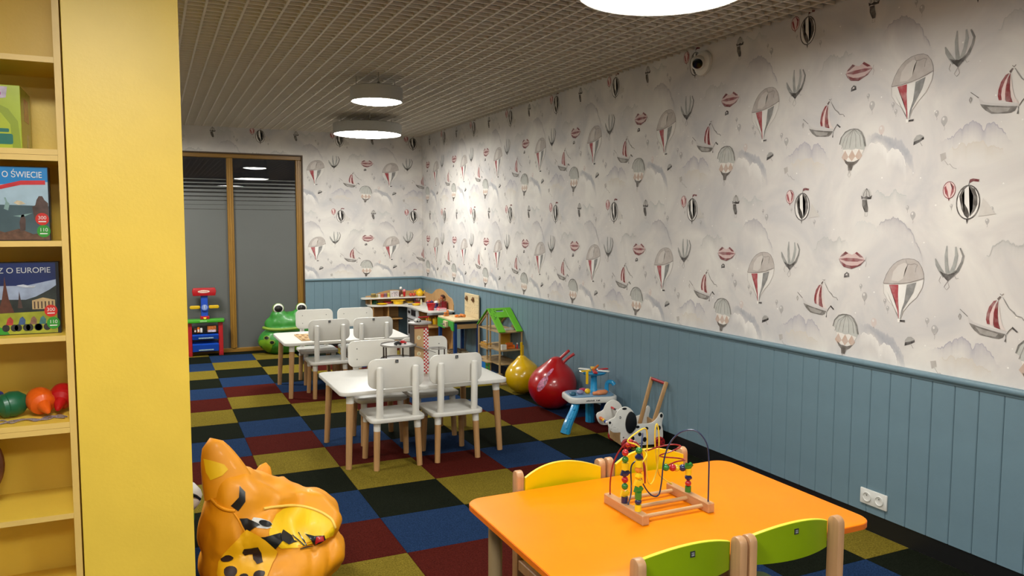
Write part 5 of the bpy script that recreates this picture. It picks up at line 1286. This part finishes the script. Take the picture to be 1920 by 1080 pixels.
def badge(t, x, z, y, m, num):
    d = MB().prism(ellipse(x, z, .0195, .0205, 24), 0, .0006, 0, Matrix.Translation((0, y, 0)) @ RX90).build('badge', m, t, smooth=0)
    lettering(num, .0165, facing(x, y-.0010, z-.001), WH, d, 'CENTER', .0002)
    MB().span((x-.011, y-.0010, z-.010), (x+.011, y-.0006, z-.0065)).build('badge_line', WH, d, smooth=0)
def box_base(name, label, loc, w_, h_, d_, rz=0):
    t = thing(name, label, 'board game', loc, rz)
    MB().span((-w_/2, -d_/2, 0), (w_/2, d_/2, h_), .001).build('carton', A_('box_black', '#101218', .1), t)
    return t
W1, H1, D1 = .36, .245, .05
t = box_base('board_game', 'board game box with blue sky cover titled QUIZ O ŚWIECIE', (-.9005-W1/2, -7.055+D1/2, 1.556), W1, H1, D1)
y = -D1/2-.0004; X0 = -W1/2
art(t, [(X0+.003, .003), (W1/2-.003, .003), (W1/2-.003, .242), (X0+.003, .242)], y, A_('sky_blue', '#1779b8', .12, 12))
art(t, [(X0+.003, .003), (W1/2-.003, .003), (W1/2-.003, .195), (.05, .185), (X0+.003, .165)], y-.0004, A_('haze', '#9fb6c4', .12, 14))
art(t, [(X0+.003, .003), (W1/2-.003, .003), (W1/2-.003, .115), (.07, .118), (X0+.003, .122)], y-.0008, A_('sea', '#40535a', .25, 10))
art(t, [(X0+.003, .165), (.03, .178), (.10, .198), (W1/2-.01, .200), (W1/2-.01, .186), (.10, .184), (.04, .168), (X0+.003, .150)], y-.0012, A_('ribbon', '#c02a30', .1))
art(t, [(X0+.003, .003), (W1/2-.003, .003), (W1/2-.003, .030), (.13, .022), (.09, .040), (.05, .028), (.0, .045), (X0+.003, .05)], y-.0012, A_('rock', '#5d4234', .4, 60))
art(t, [(.13, .112), (.139, .118), (.143, .135), (.150, .148), (.160, .148), (.166, .135), (.176, .125), (.176, .07), (.135, .07)], y-.0016, A_('figure', '#4d3a35', .3, 50))
art(t, [(.050, .105), (.056, .128), (.052, .142), (.057, .142), (.061, .128), (.067, .122), (.062, .100)], y-.0016, A_('statue', '#7f9c98', .15, 50))
art(t, [(.078, .125), (.088, .133), (.100, .131), (.112, .122), (.092, .118)], y-.0016, A_('ship', '#c9b89a', .3, 60))
art(t, [(.094, .03), (.092, .06), (.098, .085), (.105, .088), (.110, .07), (.108, .035)], y-.0016, A_('figure', ''))
art(t, [(.098, .085), (.075, .082), (.098, .078), (.106, .080), (.130, .092), (.106, .087)], y-.0016, A_('statue', ''))
lettering('QUIZ O ŚWIECIE', .0285, facing(W1/2-.018, y-.0016, .2085) @ Matrix.Diagonal((.80, 1, 1, 1)), WH, t, 'RIGHT', .0002)
badge(t, .157, .072, y-.0020, A_('badge_red', '#c4281f', .05), '300'); badge(t, .160, .032, y-.0020, A_('badge_green', '#2f8a2c', .05), '110')
MB().span((W1/2+.0002, -D1/2+.006, .06), (W1/2+.0008, D1/2-.006, .20)).build('spine_print', A_('spine', '#2a3540', .5, 60), t, smooth=0)
t = box_base('board_game', 'board game box with castle and cyclists cover titled QUIZ O EUROPIE', (-.886-W1/2, -7.02+D1/2, 1.239), W1, H1, D1)
art(t, [(X0+.003, .003), (W1/2-.010, .003), (W1/2-.010, .242), (X0+.003, .242)], y, A_('night', '#1b2a5c', .3, 8))
art(t, [(X0+.003, .003), (W1/2-.010, .003), (W1/2-.010, .185), (.08, .165), (X0+.003, .17)], y-.0004, A_('cloudy', '#8f9ab0', .35, 16))
art(t, [(X0+.003, .003), (W1/2-.010, .003), (W1/2-.010, .165), (.15, .15), (.11, .128), (.08, .118), (.02, .12), (X0+.003, .125)], y-.0008, A_('mountain', '#2c3230', .4, 30))
art(t, [(X0+.003, .003), (W1/2-.010, .003), (W1/2-.010, .078), (X0+.003, .070)], y-.0012, A_('meadow', '#93962c', .25, 24))
art(t, [(.000, .075), (.012, .12), (.019, .165), (.022, .198), (.026, .165), (.032, .12), (.046, .075)], y-.0016, A_('tower', '#5a3428', .2, 60))
art(t, [(.056, .09), (.060, .125), (.062, .148), (.065, .125), (.070, .09)], y-.0016, A_('figure', ''))
bl = art(t, [(.098, .085), (.098, .115), (.130, .124), (.165, .115), (.165, .085)], y-.0016, A_('temple', '#b59a6e', .1, 40))
for i in range(6): MB().prism([(.103+.0105*i, .087), (.107+.0105*i, .087), (.107+.0105*i, .111), (.103+.0105*i, .111)], 0, .0004, 0, Matrix.Translation((0, y-.0020, 0)) @ RX90).build('dark_gap', A_('figure', ''), bl, smooth=0)
art(t, [(.055, .167), (.075, .160), (.105, .158), (.112, .166), (.095, .164), (.075, .170)], y-.0020, A_('plane', '#b9bec8', .2, 60))
art(t, [(X0+.003, .003), (.03, .003), (.02, .02), (-.02, .04), (X0+.003, .05)], y-.0020, A_('badge_green', ''))
for i, (x, h_) in enumerate(((.03, '#a83a34'), (.065, '#3f567f'), (.098, '#7d5a4a'), (.125, '#3f6a6a'))):
    art(t, [(x-.010, .034), (x-.004, .056), (x+.004, .062), (x+.012, .050), (x+.010, .034)], y-.0020, A_('rider%d' % i, h_, .3, 80), 'cyclist')
    for q in (-.010, .014): art(t, ellipse(x+q, .024, .011, .012, 14), y-.0022, A_('wheel', '#2b2a2a', .4, 90), 'cyclist_wheel')
lettering('QUIZ O EUROPIE', .0265, facing(W1/2-.024, y-.0020, .2085) @ Matrix.Diagonal((.97, 1, 1, 1)), A_('silver', '#b9b9b9', .05), t, 'RIGHT', .0002)
badge(t, .152, .078, y-.0022, A_('badge_red', ''), '300'); badge(t, .158, .036, y-.0022, A_('badge_green', ''), '110')
# cone-nosed toys with cords
def cone_toy(loc, d, m, label, s=1.):
    t = thing('skittle_toy', label, 'toy', loc, 0, 'cone-nosed plastic toys on the shelf')
    dv = Vector(d).normalized(); Mx = dv.to_track_quat('Z', 'Y').to_matrix().to_4x4()
    a = MB().lathe([(0, -.052*s), (.025*s, -.048*s), (.040*s, -.030*s), (.045*s, -.005*s), (.040*s, .014*s), (.042*s, .018*s), (.038*s, .030*s), (.028*s, .036*s), (.022*s, .040*s), (.010*s, .085*s), (.006*s, .092*s), (0, .094*s)], 28, Mx).build('body', m, t)
    MB().tube([Mx @ Vector((.018*s*math.cos(q), 0, -.05*s+.018*s*math.sin(q)-.012*s)) for q in [2*PI*i/16 for i in range(16)]], .0028, 6, True).build('ring', ggr, t)
    return t
tyg = mat('skittle_green', '#0d5a3a', .4, .04, coat=.1); tyo = mat('skittle_orange', '#d8590f', .4, .04, coat=.1); tyr = mat('skittle_red', '#b00d12', .4, .04, coat=.1); tyb = mat('skittle_blue', '#142a80', .4, .04, coat=.1)
cone_toy((-1.055, -6.95, .990), (-1, -.55, -.12), tyg, 'green cone-nosed plastic toy lying on the shelf')
cone_toy((-.965, -6.955, .995), (.38, -1, -.30), tyo, 'orange cone-nosed plastic toy on the shelf between the green and red ones')
cone_toy((-.902, -6.925, 1.000), (-.10, -1, -.38), tyr, 'red cone-nosed plastic toy on the shelf against the right side', .95)
cone_toy((-1.13, -6.90, .995), (-1, -.5, -.1), tyb, 'blue cone-nosed plastic toy on the shelf at the left edge')
cd = mat('grey_cord', '#84777c', .7, .3, 200)
rnd = random.Random(12); pts = []
for i in range(26):
    x = -1.14+.26*abs(((i/25*2.6) % 2)-1); pts.append((x, -7.035+.022*math.sin(i*1.9)+.01*rnd.random(), .9472+.003*(i % 2)))
tag(MB().tube(smooth_path(pts, 5), .0024, 6).build('cord', cd), 'tangled grey cord lying in front of the cone-nosed toys', 'cord')
tag(MB().lathe([(0, -.02), (.06, -.02), (.12, -.018), (.148, -.008), (.152, 0), (.148, .008), (.12, .018), (.06, .02), (0, .02)], 40, Matrix.Translation((-1.235, -6.93, .779)) @ Matrix.Rotation(PI/2, 4, 'X')).build('wooden_disc', wood('brown_disc', '#6d3f22', .4, 0)), 'round brown wooden disc on a low shelf, showing only its rim', 'toy')

# ------------------------------------------------------------------ wall fittings
so = thing('wall_socket', 'white double power socket on the blue boards near the floor', 'socket', (2.7995, -7.290, .186))
pw_ = mat('socket_white', '#d8d7d2', .35, .02)
MB().box((-.005, 0, 0), (.010, .164, .082), .003, None, 2).build('cover_plate', pw_, so)
for y in (-.038, .038):
    w_ = MB().lathe([(.026, 0), (.026, -.004), (.022, -.005), (.020, .006), (0, .007)], 28, Matrix.Translation((-.0105, y, 0)) @ Matrix.Rotation(PI/2, 4, 'Y')).build('socket_well', pw_, so)
    for q in (-.0095, .0095): MB().cyl((-.0052, y+q, 0), (-.0045, y+q, 0), .003, n=8).build('contact_hole', BK, w_)
    MB().cyl((-.006, y, .010), (-.016, y, .010), .0025, n=8).build('earth_pin', steel_d, w_)
cc = thing('security_camera', 'white dome security camera with a black lens high on the balloon wallpaper', 'camera', (2.810, -5.81, 2.700))
cc.scale = (1.3, 1.3, 1.3)
cw = mat('camera_white', '#d8d4cc', .4, .02)
MB().lathe([(.062, 0), (.062, -.016), (.056, -.022), (.045, -.026), (0, -.026)], 40, Matrix.Rotation(PI/2, 4, 'Y')).build('base', cw, cc)
dv = Vector((-.62, -.62, -.30)).normalized(); Q = Matrix.Translation((-.038, .0, 0)) @ dv.to_track_quat('Z', 'Y').to_matrix().to_4x4()
eb = MB().lathe([(0, -.036), (.022, -.03), (.034, -.015), (.038, .004), (.034, .022), (.028, .030), (.026, .028), (0, .028)], 36, Q).build('eyeball', cw, cc)
MB().lathe([(.0255, .028), (.0255, .0305), (0, .0325)], 30, Q).build('lens', mat('lens_black', '#060607', .12, 0, coat=.5), eb)
